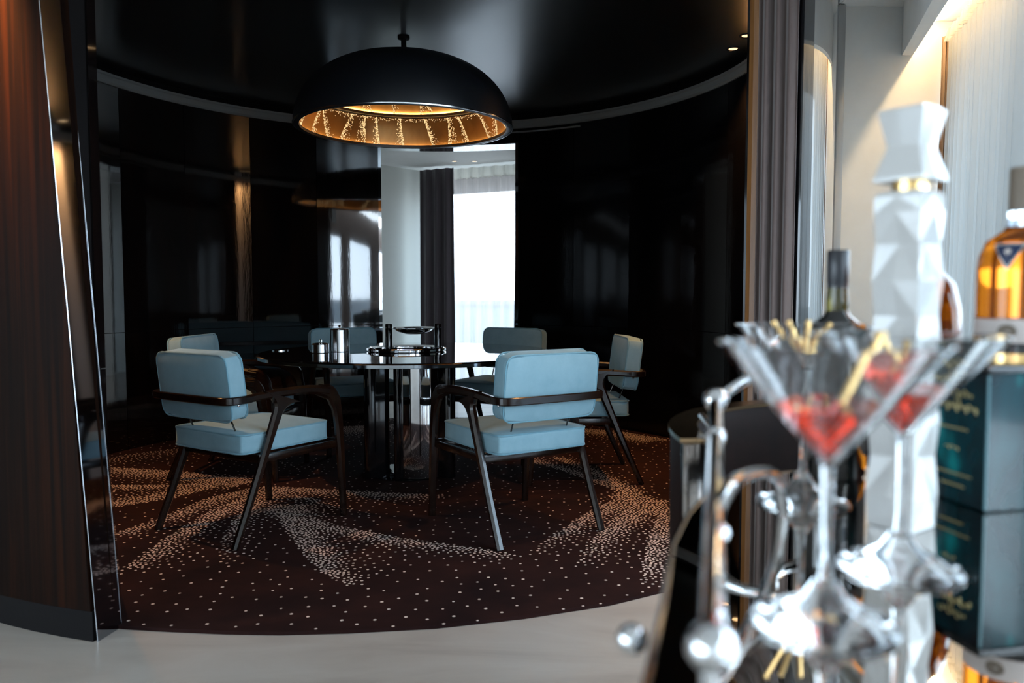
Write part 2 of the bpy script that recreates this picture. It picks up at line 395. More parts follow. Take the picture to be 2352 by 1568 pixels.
# right jamb: walnut end grain, then black and mirror-polished outer cladding
jr = prism('trim_3', [(0.988, 3.395), (1.000, 3.362), (1.16, 3.262), (1.10, 3.43)], 0, ZC, M['jamb_wood']); struct(jr, 'warm walnut jamb behind the velvet curtain')
oc = arc_slab('trim_4', 2.35, 2.395, R(-41.0), R(-38.2), 0, 3.0, M['black_gloss'], None, 8); struct(oc)
om = arc_slab('trim_5', 2.35, 2.384, R(-38.0), R(20), 0, 3.0, M['lacquer_mirror'], None, 40); struct(om, 'mirror polished outer cladding of the round room')
# far doorway: polished reveals and soffit, header above
for a, s in ((A_DR, 1), (A_DL, -1)):
    q = arc_slab('trim_6', RI - 0.002, RO + 0.02, a - 0.012 if s > 0 else a, a if s > 0 else a + 0.012, 0, 2.385, M['mirror'], None, 2); struct(q)
hd = arc_slab('trim_7', RI - 0.001, RO + 0.02, A_DR - 0.012, A_DL + 0.012, 2.385, ZC, M['panel'], None, 10); struct(hd)
sf = arc_slab('trim_8', RI, RO + 0.02, A_DR, A_DL, 2.378, 2.386, M['mirror'], None, 10); struct(sf)
# header above the wide opening
hf = arc_slab('trim_9', RI, RO, A_L1 - 2 * PI, A_R, 2.50, ZC, M['plinth'], None, 20); struct(hf)
# ceiling disc and cornice ring
bm = bmesh.new(); add_lathe(bm, [(0, ZC), (RO + 0.0, ZC), (RO + 0.0, ZC + 0.05), (0, ZC + 0.05)], 96, (CX, CY, 0)); bmesh.ops.recalc_face_normals(bm, faces=bm.faces)
cd = new_obj('ceiling', bm, M['ceil_black'], None, 30); struct(cd)
bm = bmesh.new(); add_lathe(bm, [(RI + 0.02, 2.497), (RI - 0.012, 2.499), (RI - 0.022, 2.512), (RI - 0.026, 2.545), (RI - 0.034, 2.552), (RI - 0.036, 2.565), (RI + 0.02, 2.565)], 120, (CX, CY, 0), R(-40), R(232))
bmesh.ops.recalc_face_normals(bm, faces=bm.faces); cn = new_obj('trim_10', bm, M['cornice'], None, 25); struct(cn, 'grey cornice ring')
bm = bmesh.new(); add_lathe(bm, [(RI + 0.01, 2.462), (RI - 0.02, 2.464), (RI - 0.02, 2.474), (RI + 0.01, 2.476)], 30, (CX, CY, 0), R(56), R(104))
bmesh.ops.recalc_face_normals(bm, faces=bm.faces); ct = new_obj('trim_11', bm, M['cornice'], None, 25); struct(ct, 'short grey rail over the doorway')

# ------------------------------------------------------------------ outer room shell
fl = box('floor', -6.2, 3.3, -9.4, 12.5, -0.06, 0.0, M['marble']); struct(fl)
c2 = prism('ceiling_front', [(-6.2, -9.2), (2.40, -9.2), (2.40, 5.0), (1.9, 5.0), (1.9, 2.2), (-6.2, 2.2)], 2.86, 2.95, M['white']); c2.name = 'ceiling_outer'; struct(c2)
def hole_ceiling():
    pass
# black cover between the outer ceiling and the round room
tp = box('ceiling_upper', -6.2, 1.9, 2.2, 7.4, 2.96, 3.0, M['plinth']); struct(tp)
wf = box('wall_far', 1.5, 3.1, 5.0, 5.12, 0, 3.0, M['white']); struct(wf)
ps = box('trim_12', 1.985, 2.032, 4.945, 4.998, 0, 2.852, M['grey_paint'], None, 0.008); struct(ps, 'slim grey metal post beside the white wall')
sfb = box('trim_13', 2.0, 2.395, 4.2, 4.999, 2.855, 2.99, M['white']); struct(sfb)
# pelmet along the window wall with a warm light cove
DV = Vector((-0.412, -1.0, -0.166))
def sloped(name, sec, t0, t1, m, y0=4.998):
    bm = bmesh.new(); A = []; B = []
    for x, z in sec:
        A.append(bm.verts.new(Vector((x, y0, z)) + DV * t0)); B.append(bm.verts.new(Vector((x, y0, z)) + DV * t1))
    bm.faces.new(A); bm.faces.new(B[::-1]); n = len(A)
    for k in range(n): bm.faces.new((A[k], A[(k + 1) % n], B[(k + 1) % n], B[k]))
    bmesh.ops.recalc_face_normals(bm, faces=bm.faces); return new_obj(name, bm, m, None, 20)
pe = sloped('trim_14', [(2.40, 2.56), (2.466, 2.56), (2.466, 3.2), (2.40, 3.2)], 0, 2.45, M['white']); struct(pe, 'sloping white pelmet hiding a warm light strip')
pr = sloped('ceiling_cove', [(2.466, 2.765), (3.0, 2.765), (3.0, 2.82), (2.466, 2.82)], 0, 2.45, M['white']); struct(pr)
ld = sloped('led_strip', [(2.570, 2.742), (2.586, 2.742), (2.586, 2.760), (2.570, 2.760)], 0.05, 2.4, M['led_cove']); tag(ld, 'thin glowing warm light strip inside the white pelmet', 'light strip')
# right window wall: brown columns, panes
XW = 3.0
wn = sempty('window_1')
bays = [(-8.6, -5.3, 2.2), (-4.25, -0.95, 2.2), (-0.35, 1.05, 2.2), (1.40, 2.65, 2.45), (2.95, 4.82, 2.45)]
prev = -9.0
for y0, y1, zh in bays:
    box('window_column', XW - 0.05, XW + 0.15, prev, y0, 0, 2.82, M['brown_col'], wn); prev = y1
    for (a, b, z0, z1) in ((y0, y0 + .04, 0, zh), (y1 - .04, y1, 0, zh), (y0, y1, zh - 0.04, zh), (y0, y1, 0, 0.06)):
        box('window_frame', XW, XW + 0.05, a, b, z0, z1, M['brown_col'], wn)
    box('pane', XW + 0.02, XW + 0.024, y0 + .03, y1 - .03, 0.05, zh - 0.03, M['pane'], wn)
    box('window_head', XW - 0.05, XW + 0.15, y0, y1, zh, 2.82, M['brown_col'], wn)
box('window_column', XW - 0.05, XW + 0.15, prev, 5.0, 0, 2.82, M['brown_col'], wn)
# wall behind the camera with wide windows, and a closed left wall
wbk = box('wall_behind', -6.2, 3.1, -9.2, -9.0, 0, 2.96, M['white']); struct(wbk)
wlf = sempty('wall_side')
box('wall_segment', -6.3, -6.2, 0.9, 7.5, 0, 3.0, M['white'], wlf); box('wall_segment', -6.3, -6.2, -9.2, 0.9, 2.4, 3.0, M['white'], wlf)
w3 = sempty('window_3'); prev = -9.2
for y0, y1 in ((-8.4, -5.6), (-5.1, -2.3), (-1.8, 0.7)):
    box('window_column', -6.3, -6.15, prev, y0, 0, 2.4, M['white'], w3); prev = y1
    box('pane', -6.25, -6.245, y0, y1, 0, 2.4, M['pane'], w3)
box('window_column', -6.3, -6.15, prev, 0.9, 0, 2.4, M['white'], w3)
# balcony parapets outside
pp = box('wall_parapet', 4.6, 4.75, -14, 6.0, -0.2, 0.98, M['parapet']); struct(pp)
bf = box('floor_balcony', 3.3, 4.6, -14, 6.0, -0.15, -0.06, M['parapet']); struct(bf)

# far room behind the doorway
K = Vector((-1.154, 10.15))
dl = Vector((-0.654, -0.756)); dw = (Vector((0.063, 9.54)) - K).normalized()
p2 = K + dl * 3.0
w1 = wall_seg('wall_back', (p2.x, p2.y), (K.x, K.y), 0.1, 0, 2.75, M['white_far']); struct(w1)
q0 = K + dw * 0.0; q1 = K + dw * 4.2
nW = Vector((-dw.y, dw.x))
w2 = sempty('window_2')
def along(t, off=0.0): v = K + dw * t + nW * off; return (v.x, v.y)
def wseg(name, t0, t1, off, th, z0, z1, m, parent): return wall_seg(name, along(t0, off), along(t1, off), th, z0, z1, m, parent)
wseg('window_head', -0.3, 4.4, 0.25, 0.12, 2.43, 2.75, M['white'], w2)
wseg('window_frame', -0.3, 0.12, 0.25, 0.1, 0, 2.43, M['frame_grey'], w2)
wseg('window_frame', 0.12, 1.9, 0.27, 0.05, 2.37, 2.43, M['frame_grey'], w2)
wseg('window_side', 1.9, 4.4, 0.25, 0.1, 0, 2.43, M['white'], w2)
wseg('pane', 0.12, 1.9, 0.29, 0.004, 0, 2.35, M['pane'], w2)
cl = prism('ceiling_far', [(-4.0, 7.0), (4.0, 7.0), (4.0, 8.2), along(0, 0.4), along(-0.4, 0.3), (-4.0, 9.0)], 2.65, 2.72, M['white']); struct(cl)
we = wall_seg('wall_end', (3.4, 7.0), (3.4, 9.0), 0.1, 0, 2.75, M['white']); struct(we)
we2 = wall_seg('wall_end_left', (-3.2, 6.4), (p2.x, p2.y), 0.1, 0, 2.75, M['white']); struct(we2)
wm = box('wall_middle', 1.72, 3.4, 6.4, 6.5, 0, 2.75, M['white']); struct(wm)
fp = wall_seg('wall_balcony', along(-1.0, 2.4), along(6.0, 2.4), 0.15, -0.1, 0.93, M['parapet']); struct(fp)
hr = wall_seg('balcony_handrail', along(-1.0, 2.36), along(6.0, 2.36), 0.24, 0.93, 1.0, M['cap_warm']); hr.parent = fp; hr.name = 'handrail'

# ------------------------------------------------------------------ curtains
def curtain(name, P, z0, z1, amp, wl, m, seed=0, flare=0.0, nz=10, per=10, wob=0.3, parent=None, harm=0.25, dz=0.0):
    rnd = random.Random(seed); P = [Vector((p[0], p[1])) for p in P]
    L = [0]
    for a, b in zip(P, P[1:]): L.append(L[-1] + (b - a).length)
    tot = L[-1]; n = max(8, int(tot / wl * per))
    ph = [rnd.uniform(-wob, wob) for _ in range(int(tot / wl) + 3)]
    am = [rnd.uniform(0.7, 1.2) for _ in range(int(tot / wl) + 3)]
    bm = bmesh.new(); G = []
    for j in range(nz + 1):
        v = j / nz; z = z1 + (z0 - z1) * v; row = []
        for i in range(n + 1):
            s = tot * i / n; k = 0
            while k < len(P) - 2 and s > L[k + 1]: k += 1
            t = (s - L[k]) / (L[k + 1] - L[k]); p = P[k].lerp(P[k + 1], t); d = (P[k + 1] - P[k]).normalized(); nn = Vector((-d.y, d.x))
            u = s / wl; q = int(u); f = u - q
            phs = ph[q] * (1 - f) + ph[q + 1] * f; a = am[q] * (1 - f) + am[q + 1] * f
            o = math.sin(2 * PI * u + phs * (0.6 + v)) + harm * math.sin(4 * PI * u + 1.3 * phs + 2 * v)
            sd = (s - tot / 2) * flare * v
            p = p + nn * amp * a * o * (0.75 + 0.35 * v) + d * sd
            row.append(bm.verts.new((p.x, p.y, z + dz * (s / tot) * ((z - z0) / (z1 - z0) if z0 < 1 else 1.0))))
        G.append(row)
    for j in range(nz):
        for i in range(n): bm.faces.new((G[j][i], G[j][i + 1], G[j + 1][i + 1], G[j + 1][i]))
    return new_obj(name, bm, m, parent, 0 if False else 80)
cv = curtain('velvet_curtain', [(1.006, 3.318), (1.138, 3.232)], 0.005, 2.85, 0.024, 0.047, M['velvet_brown'], 3, flare=-0.05, nz=14, per=16, harm=0.08)
md = cv.modifiers.new('thick', 'SOLIDIFY'); md.thickness = 0.004
tag(cv, 'mauve brown velvet curtain hanging in soft folds beside the wide opening', 'curtain')
sc = curtain('sheer_curtain', [(2.665, 4.92), (1.79, 2.80)], 0.01, 2.62, 0.034, 0.125, M['sheer'], 5, nz=8, per=12, dz=-0.352)
tag(sc, 'long white sheer curtain under the sloping white pelmet at the right', 'curtain')
hg = curtain('curtain_heading', [(2.660, 4.922), (1.785, 2.802)], 2.615, 2.69, 0.036, 0.125, M['sheer'], 5, nz=1, per=12, parent=sc, dz=-0.352)
td = curtain('tan_drape', [(2.622, 4.955), (2.668, 4.945)], 0.01, 2.66, 0.010, 0.022, M['drape_tan'], 8, nz=6, per=10)
md = td.modifiers.new('thick', 'SOLIDIFY'); md.thickness = 0.004
tag(td, 'narrow tan drape gathered between the white wall and the sheer', 'curtain')
fd = curtain('dark_drape', [along(0.12, -0.20), along(0.60, -0.20)], 0.01, 2.62, 0.026, 0.14, M['velvet_far'], 11, nz=10, per=12, flare=0.04)
md = fd.modifiers.new('thick', 'SOLIDIFY'); md.thickness = 0.005
tag(fd, 'dark aubergine drape stacked beside the far sheer, seen through the doorway', 'curtain')
fs = curtain('far_sheer', [along(0.55, -0.10), along(2.1, -0.10)], 0.01, 2.50, 0.028, 0.15, M['sheer_far'], 12, nz=10, per=12, wob=0.6)
tag(fs, 'white sheer curtain over the far window, seen through the doorway', 'curtain')
curtain('curtain_heading', [along(0.55, -0.105), along(2.1, -0.105)], 2.49, 2.62, 0.030, 0.15, M['heading'], 12, nz=1, per=12, wob=0.6, parent=fs)
f2 = curtain('far_dark_drape', [along(1.50, -0.30), along(2.4, -0.30)], 0.01, 2.62, 0.03, 0.10, M['velvet_far'], 14, nz=8, per=12, flare=0.10)
md = f2.modifiers.new('thick', 'SOLIDIFY'); md.thickness = 0.005
tag(f2, 'sliver of brown drape at the right edge of the far doorway', 'curtain')

# ------------------------------------------------------------------ downlights
def downlight(x, y, z, label, power, group=None, m_ring=None, blend=0.9, size=95, aim=None):
    t = thing('downlight', label, 'downlight', (x, y, z), 0, group)
    lathe('trim_ring', [(0.026, 0.0), (0.042, 0.0), (0.042, -0.006), (0.036, -0.008), (0.030, -0.004), (0.026, 0.0)], m_ring or M['black_matte'], t, 24)
    lathe('lamp', [(0.0, -0.004), (0.027, -0.004), (0.027, -0.001), (0, -0.001)], M['bulb'], t, 20)
    if power:
        d = bpy.data.lights.new('downlight_beam', 'SPOT'); d.energy = power; d.color = (1.0, 0.48, 0.17); d.spot_size = R(size); d.spot_blend = blend; d.shadow_soft_size = 0.03
        o = bpy.data.objects.new('downlight_beam', d); COL.objects.link(o); o.parent = t; o.location = (0, 0, -0.03)
        if aim: o.rotation_euler = (Vector(aim) - Vector((x, y, z - 0.03))).to_track_quat('-Z', 'Y').to_euler()
    return t
downlight(1.375, 5.05, ZC, 'warm downlight in the black ceiling, the lower of the pair near the curtain', 26)
downlight(1.385, 4.80, ZC, 'warm downlight in the black ceiling, the upper of the pair near the curtain', 18)
downlight(0.93, 3.62, ZC, 'warm downlight in the black ceiling close to the walnut jamb', 20)
downlight(-2.25, 3.95, ZC, 'warm downlight in the black ceiling near the slanted steel jamb', 40)
downlight(-2.01, 2.29, 2.86, 'warm downlight in the white ceiling over the rosewood wall', 520, None, None, 0.8, 32, (-1.71, 2.62, 2.00))
downlight(-0.67, 9.40, 2.65, 'downlight in the white ceiling beyond the doorway, nearer the dark drape', 0, None, M['chrome'])
downlight(-0.44, 9.40, 2.65, 'downlight in the white ceiling beyond the doorway, farther from the dark drape', 0, None, M['chrome'])

# ------------------------------------------------------------------ carpet with its tufted leaf pattern
def floor_pt(u, v):
    th = math.atan((784 - 677) / 1829.0); cs, sn = math.cos(th), math.sin(th)
    a, b = (u - 1176) / 1829.0, (784 - v) / 1829.0
    y, z = cs + sn * b, -sn + cs * b
    t = -EYE / z
    return (a * t, y * t)
front = [(215, 1436), (283, 1445), (400, 1452), (520, 1457), (640, 1459), (800, 1455), (1000, 1444), (1200, 1422), (1400, 1391), (1560, 1352), (1700, 1306)]
fpts = [floor_pt(*p) for p in front]
a_s = ang(*fpts[0]) ; a_e = ang(*fpts[-1])
poly = list(fpts)
na = 90
for i in range(na + 1):
    a = R(-40) + (R(245) - R(-40)) * i / na
    poly.append(pol(RI - 0.004, a)[:2])
cp = thing('carpet', 'round dark brown carpet with ivory dotted leaf pattern under the dining set', 'carpet', (0, 0, 0))
prism('pile', poly, 0.0, 0.012, M['carpet'], cp)
def inside(x, y):
    dx, dy = x - CX, y - CY; r = math.hypot(dx, dy)
    if y > 3.2: return r < RI - 0.02
    # front arc
    c = False; n = len(poly); j = n - 1
    for i in range(n):
        xi, yi = poly[i]; xj, yj = poly[j]
        if (yi > y) != (yj > y) and x < (xj - xi) * (y - yi) / (yj - yi) + xi: c = not c
        j = i
    return c
# leaf veins: (line in floor points, which side is dense, width of fade, strength start, strength end)
VE = []
def vein(P, side, wid, s0, s1):
    VE.append(([floor_pt(*p) for p in P], side, wid * 1.35, s0, s1))
vein([(640, 1168), (760, 1212), (900, 1240), (1060, 1262), (1180, 1280)], 1, 0.085, 1.0, 0.5)
vein([(640, 1168), (660, 1215), (700, 1270), (745, 1318), (800, 1350)], -1, 0.13, 1.0, 0.45)
vein([(610, 1122), (760, 1130), (900, 1138), (1010, 1142)], 1, 0.11, 0.9, 0.55)
vein([(630, 1135), (720, 1150), (800, 1172), (880, 1190)], 1, 0.09, 0.7, 0.25)
vein([(255, 1078), (420, 1088), (580, 1110)], 1, 0.15, 0.85, 0.9)
vein([(262, 1168), (390, 1148), (510, 1118), (570, 1104)], -1, 0.13, 0.9, 0.9)
vein([(250, 1120), (400, 1118), (540, 1112)], 1, 0.10, 0.8, 0.6)
vein([(262, 1232), (380, 1192), (480, 1150), (570, 1128)], 1, 0.11, 0.6, 0.95)
vein([(290, 1310), (400, 1232), (500, 1172), (600, 1135)], 1, 0.11, 0.55, 1.0)
vein([(510, 1300), (520, 1235), (560, 1175), (610, 1135)], 1, 0.10, 0.3, 0.9)
vein([(1448, 1138), (1360, 1180), (1280, 1232), (1220, 1275)], -1, 0.12, 1.0, 0.3)
vein([(1482, 1150), (1410, 1200), (1360, 1250), (1330, 1300)], -1, 0.13, 1.0, 0.35)
vein([(1532, 1175), (1500, 1230), (1484, 1290), (1478, 1350)], -1, 0.12, 1.0, 0.4)
vein([(1060, 1036), (1180, 1052), (1300, 1085), (1450, 1142)], -1, 0.07, 0.7, 0.9)
vein([(1275, 1056), (1340, 1080), (1400, 1110), (1460, 1140)], -1, 0.06, 0.8, 0.8)
vein([(1440, 1136), (1490, 1152), (1540, 1180)], 1, 0.12, 1.0, 0.9)
vein([(1335, 987), (1420, 994), (1525, 1012)], 1, 0.16, 1.0, 1.0)
vein([(770, 984), (860, 980), (960, 975), (1080, 985)], 1, 0.28, 0.9, 0.8)
vein([(860, 962), (960, 955), (1100, 962)], 1, 0.2, 0.6, 0.6)
vein([(230, 1058), (320, 1045), (420, 1032)], 1, 0.25, 0.4, 0.4)
vein([(500, 1034), (640, 1062), (760, 1085)], 1, 0.15, 0.35, 0.2)
vein([(1050, 1115), (1180, 1128), (1290, 1150)], 1, 0.10, 0.2, 0.05)
def density(x, y):
    d = 0.05
    for P, side, wd, s0, s1 in VE:
        best = None; n = len(P) - 1
        for i in range(n):
            ax, ay = P[i]; bx, by = P[i + 1]; ex, ey = bx - ax, by - ay; l2 = ex * ex + ey * ey
            t = ((x - ax) * ex + (y - ay) * ey) / l2; tc_ = min(1, max(0, t))
            px, py = ax + ex * tc_ - x, ay + ey * tc_ - y; dist = px * px + py * py
            if best is None or dist < best[0]:
                cr_ = ex * (y - ay) - ey * (x - ax)
                over = (t < 0 and i == 0) or (t > 1 and i == n - 1)
                best = (dist, (i + tc_) / n, cr_, over)
        dist = math.sqrt(best[0])
        if dist > wd * 4: continue
        sgn = -side * (1 if best[2] > 0 else -1)
        f = math.exp(-(dist / wd) ** 1.15) if sgn > 0 else math.exp(-(dist / 0.012) ** 2)
        if best[3]: f *= math.exp(-dist / 0.06)
        d = max(d, (s0 + (s1 - s0) * best[1]) * f)
    return d
GS = 0.02; GN = 250; DG = {}
def dens(x, y):
    u = (x - CX + 2.5) / GS; v = (y - CY + 2.5) / GS; i, j = int(u), int(v); fu, fv = u - i, v - j
    def g(a, b):
        k = (a, b)
        if k not in DG: DG[k] = density(CX - 2.5 + a * GS, CY - 2.5 + b * GS)
        return DG[k]
    return (g(i, j) * (1 - fu) + g(i + 1, j) * fu) * (1 - fv) + (g(i, j + 1) * (1 - fu) + g(i + 1, j + 1) * fu) * fv
rt = random.Random(21); cell = 0.05; grid = {}; pts = []
def try_pt(x, y, r):
    gx, gy = int(math.floor(x / cell)), int(math.floor(y / cell))
    for i in range(gx - 2, gx + 3):
        for j in range(gy - 2, gy + 3):
            for (qx, qy, qr) in grid.get((i, j), ()):
                m_ = min(qr, r) if qr != r else r
                if (qx - x) ** 2 + (qy - y) ** 2 < m_ * m_: return
    grid.setdefault((gx, gy), []).append((x, y, r)); pts.append((x, y))
cand = []
for k in range(650000):
    a = rt.uniform(0, 2 * PI); rr = 2.45 * math.sqrt(rt.random()); x, y = CX + rr * math.cos(a), CY + rr * math.sin(a)
    d = dens(x, y)
    if d < 0.12:
        if rt.random() > 0.04: continue
    elif rt.random() > d * 2.2: continue
    if not inside(x, y): continue
    s = 0.0130 + 0.06 * (1 - min(1, d / 0.62)) ** 2.2
    try_pt(x, y, s)
V, Fc = [], []
for (x, y) in pts:
    b = len(V); r0 = rt.uniform(0.0052, 0.0066); ph = rt.uniform(0, 1)
    for k in range(6):
        V.append((x + r0 * math.cos(ph + k * PI / 3), y + r0 * math.sin(ph + k * PI / 3), 0.0121))
    V.append((x, y, 0.0124))
    for k in range(6): Fc.append((b + k, b + (k + 1) % 6, b + 6))
me = bpy.data.meshes.new('tuft_dots'); me.from_pydata(V, [], Fc); me.materials.append(M['tuft'])
tf = bpy.data.objects.new('tuft_dots', me); COL.objects.link(tf); tf.parent = cp; tf['kind'] = 'stuff'
print('tufts', len(pts))

# ------------------------------------------------------------------ dining chairs
def cushion(name, sx, sy, sz, m, parent, bev=0.022, crown=0.012, pipe=True, mtx=None, pm=None):
    """padded block, sx (thickness for a back) etc. centred at the origin, crowned on its largest faces"""
    bm = bmesh.new(); bmesh.ops.create_cube(bm, size=1.0)
    bmesh.ops.subdivide_edges(bm, edges=bm.edges, cuts=6, use_grid_fill=True)
    dims = (sx, sy, sz); th = dims.index(min(dims)); ax = [i for i in range(3) if i != th]
    for v in bm.verts:
        p = [v.co[i] for i in range(3)]
        q = [p[i] * dims[i] for i in range(3)]
        # round the corners in the large plane
        h0, h1 = dims[ax[0]] / 2, dims[ax[1]] / 2; rc = 0.045
        cx = max(0, abs(q[ax[0]]) - (h0 - rc)); cy = max(0, abs(q[ax[1]]) - (h1 - rc))
        l = math.hypot(cx, cy)
        if l > rc:
            k = rc / l
            q[ax[0]] = math.copysign(h0 - rc + cx * k, q[ax[0]]); q[ax[1]] = math.copysign(h1 - rc + cy * k, q[ax[1]])
        w_ = (1 - (2 * p[ax[0]]) ** 2) * (1 - (2 * p[ax[1]]) ** 2)
        q[th] += math.copysign(crown * math.sqrt(max(w_, 0)), p[th]) if abs(p[th]) > 0.49 else 0
        v.co = Vector(q)
    es = [e for e in bm.edges if len(e.link_faces) == 2 and e.calc_face_angle(0) > R(55)]
    bmesh.ops.bevel(bm, geom=es, offset=bev * 0.55, segments=3, profile=0.5, affect='EDGES')
    if mtx:
        for v in bm.verts: v.co = mtx @ v.co
    o = new_obj(name, bm, m, parent, 60)
    if pipe:
        h0, h1 = dims[ax[0]] / 2 - 0.004, dims[ax[1]] / 2 - 0.004; rc = 0.045
        for sg in (1, -1):
            L = []
            for (qx, qy, a0) in ((h0 - rc, h1 - rc, 0), (-h0 + rc, h1 - rc, 90), (-h0 + rc, -h1 + rc, 180), (h0 - rc, -h1 + rc, 270)):
                for k in range(5):
                    a = R(a0 + 90 * k / 4); q = [0, 0, 0]
                    q[ax[0]] = qx + rc * math.cos(a); q[ax[1]] = qy + rc * math.sin(a); q[th] = sg * (dims[th] / 2 - 0.004)
                    L.append(mtx @ Vector(q) if mtx else Vector(q))
            tube('piping', L, 0.0042, pm or M['piping'], o, 6, True)
    return o
def make_chair(label, loc, rz):
    t = thing('dining_chair', label, 'chair', loc, rz, 'blue velvet dining chairs around the table')
    cushion('seat', 0.53, 0.495, 0.088, M['velvet'], t, mtx=Matrix.Translation((0.0, 0, 0.431)))
    cushion('backrest', 0.088, 0.495, 0.30, M['velvet'], t, mtx=Matrix.Translation((-0.275, 0, 0.682)) @ Matrix.Rotation(R(-7), 4, 'Y'))
    Y0 = 0.272
    for s in (1, -1):
        y = s * Y0
        # front leg curving up out of the arm
        P = smooth_path([(0.315, y, 0.0), (0.303, y, 0.22), (0.288, y, 0.44), (0.270, y, 0.55), (0.232, y, 0.612), (0.165, y, 0.632)], 6)
        n = len(P); wd = []
        for i in range(n):
            f = i / (n - 1)
            wd.append(0.030 + 0.026 * min(1, f / 0.6) + (0.012 if 0.6 < f < 0.9 else 0.0))
        bar('leg', P, wd, 0.034, (0, 1, 0), M['walnut'], t, 0.3)
        # rear leg with its flared head under the arm
        P = smooth_path([(-0.325, y, 0.0), (-0.235, y, 0.20), (-0.150, y, 0.40), (-0.100, y, 0.52), (-0.072, y, 0.585), (-0.058, y, 0.625)], 6)
        n = len(P); wd = []
        for i in range(n):
            f = i / (n - 1)
            wd.append(0.028 + 0.022 * min(1, f / 0.7) + 0.17 * max(0, (f - 0.66) / 0.34) ** 2.3)
        bar('leg', P, wd, 0.034, (0, 1, 0), M['walnut'], t, 0.3)
        P = smooth_path([(0.215, y, 0.622), (0.10, y, 0.640), (-0.05, y, 0.643), (-0.17, y, 0.638), (-0.262, y, 0.632)], 5)
        n = len(P)
        bar('armrest', P, [0.046 + 0.004 * math.sin(i) * 0 - 0.014 * (i / (n - 1)) for i in range(n)], [0.044 - 0.02 * (i / (n - 1)) for i in range(n)], (0, 1, 0), M['walnut'], t, 0.3)
        bm = bmesh.new(); add_box(bm, -0.15, 0.29, y - s * 0.006 - 0.012, y - s * 0.006 + 0.012, 0.345, 0.380, 0.004)
        new_obj('side_rail', bm, M['walnut'], t)
        # small bright fixing under the back band
        bm = bmesh.new(); bmesh.ops.create_uvsphere(bm, u_segments=10, v_segments=6, radius=0.007)
        for v in bm.verts: v.co += Vector((-0.275, s * 0.250, 0.607))
        new_obj('fixing_stud', bm, M['chrome'], t)
    # band wrapping round the back
    P = smooth_path([(-0.225, Y0, 0.633), (-0.295, Y0, 0.631), (-0.332, Y0 - 0.016, 0.630), (-0.346, Y0 - 0.06, 0.630), (-0.350, 0.1, 0.630), (-0.350, -0.1, 0.630),
                     (-0.346, -Y0 + 0.06, 0.630), (-0.332, -Y0 + 0.016, 0.630), (-0.295, -Y0, 0.631), (-0.225, -Y0, 0.633)], 5)
    bar('back_rail', P, 0.020, 0.034, (0, 0, 1), M['walnut'], t, 0.2)
    box('cross_rail', 0.255, 0.295, -0.27, 0.27, 0.340, 0.382, M['walnut'], t, 0.004)
    box('cross_rail', -0.185, -0.155, -0.27, 0.27, 0.342, 0.382, M['walnut'], t, 0.004)
    for s in (1, -1): tube('back_support', [(-0.175, s * 0.15, 0.384), (-0.250, s * 0.15, 0.56)], 0.004, M['smoked_chrome'], t, 8)
    return t
ZP = 0.0125
ch = make_chair('pale blue velvet armchair showing its back, nearest the slanted steel jamb', (-1.225, 3.735, ZP), R(57))
TX, TY = -0.62, 4.80
for (x, y, a, lb) in ((0.007, 3.727, 122.3, 'pale blue velvet armchair showing its back, nearest the bar trolley'),
                      (-1.655, 4.83, -4, 'pale blue velvet armchair half hidden behind the left front chair'),
                      (0.40, 4.74, 183, 'blue velvet armchair seen side-on against the dark right wall'),
                      (-1.125, 5.66, -62, 'teal blue velvet armchair facing us across the table, beside the canisters'),
                      (-0.115, 5.66, 242, 'teal blue velvet armchair facing us across the table, against the bright sheer')):
    dup(ch, (x, y, ZP), R(a), lb)

# ------------------------------------------------------------------ table
tb = thing('dining_table', 'large round black glass dining table on a polished pedestal', 'table', (TX, TY, ZP))
zt = 0.75 - ZP
lathe('tabletop', [(0, zt - 0.028), (0.865, zt - 0.028), (0.876, zt - 0.026), (0.878, zt - 0.006), (0.872, zt), (0, zt)], M['table_glass'], tb, 128, smooth=30)
lathe('table_rim', [(0.874, zt - 0.027), (0.884, zt - 0.024), (0.884, zt - 0.008), (0.876, zt - 0.004), (0.874, zt - 0.027)], M['table_edge'], tb, 128)
lathe('mounting_plate', [(0, zt - 0.062), (0.245, zt - 0.062), (0.255, zt - 0.05), (0.255, zt - 0.0285), (0, zt - 0.0285)], M['black_gloss'], tb, 64)
lathe('base_plate', [(0, 0.006), (0.24, 0.006), (0.245, 0.004), (0.245, 0.0), (0, 0.0)], M['black_gloss'], tb, 64)
def stadium(cx, cy, L, W, a, n=8):
    P = []
    for k in range(n + 1):
        b = -PI / 2 + PI * k / n; P.append((L / 2 - W / 2 + W / 2 * math.cos(b), W / 2 * math.sin(b)))
    for k in range(n + 1):
        b = PI / 2 + PI * k / n; P.append((-L / 2 + W / 2 + W / 2 * math.cos(b), W / 2 * math.sin(b)))
    return [(cx + x * math.cos(a) - y * math.sin(a), cy + x * math.sin(a) + y * math.cos(a)) for x, y in P]
for (x, y, L, W, a, m) in ((-0.172, -0.17, 0.15, 0.070, 22, 'black_gloss'), (0.20, -0.14, 0.19, 0.09, -30, 'black_gloss'), (-0.215, 0.12, 0.12, 0.065, 140, 'black_gloss'), (0.16, 0.18, 0.17, 0.065, 40, 'black_gloss')):
    prism('pedestal_column', stadium(x, y, L, W, R(a)), 0.011, zt - 0.06, M[m], tb, 50)
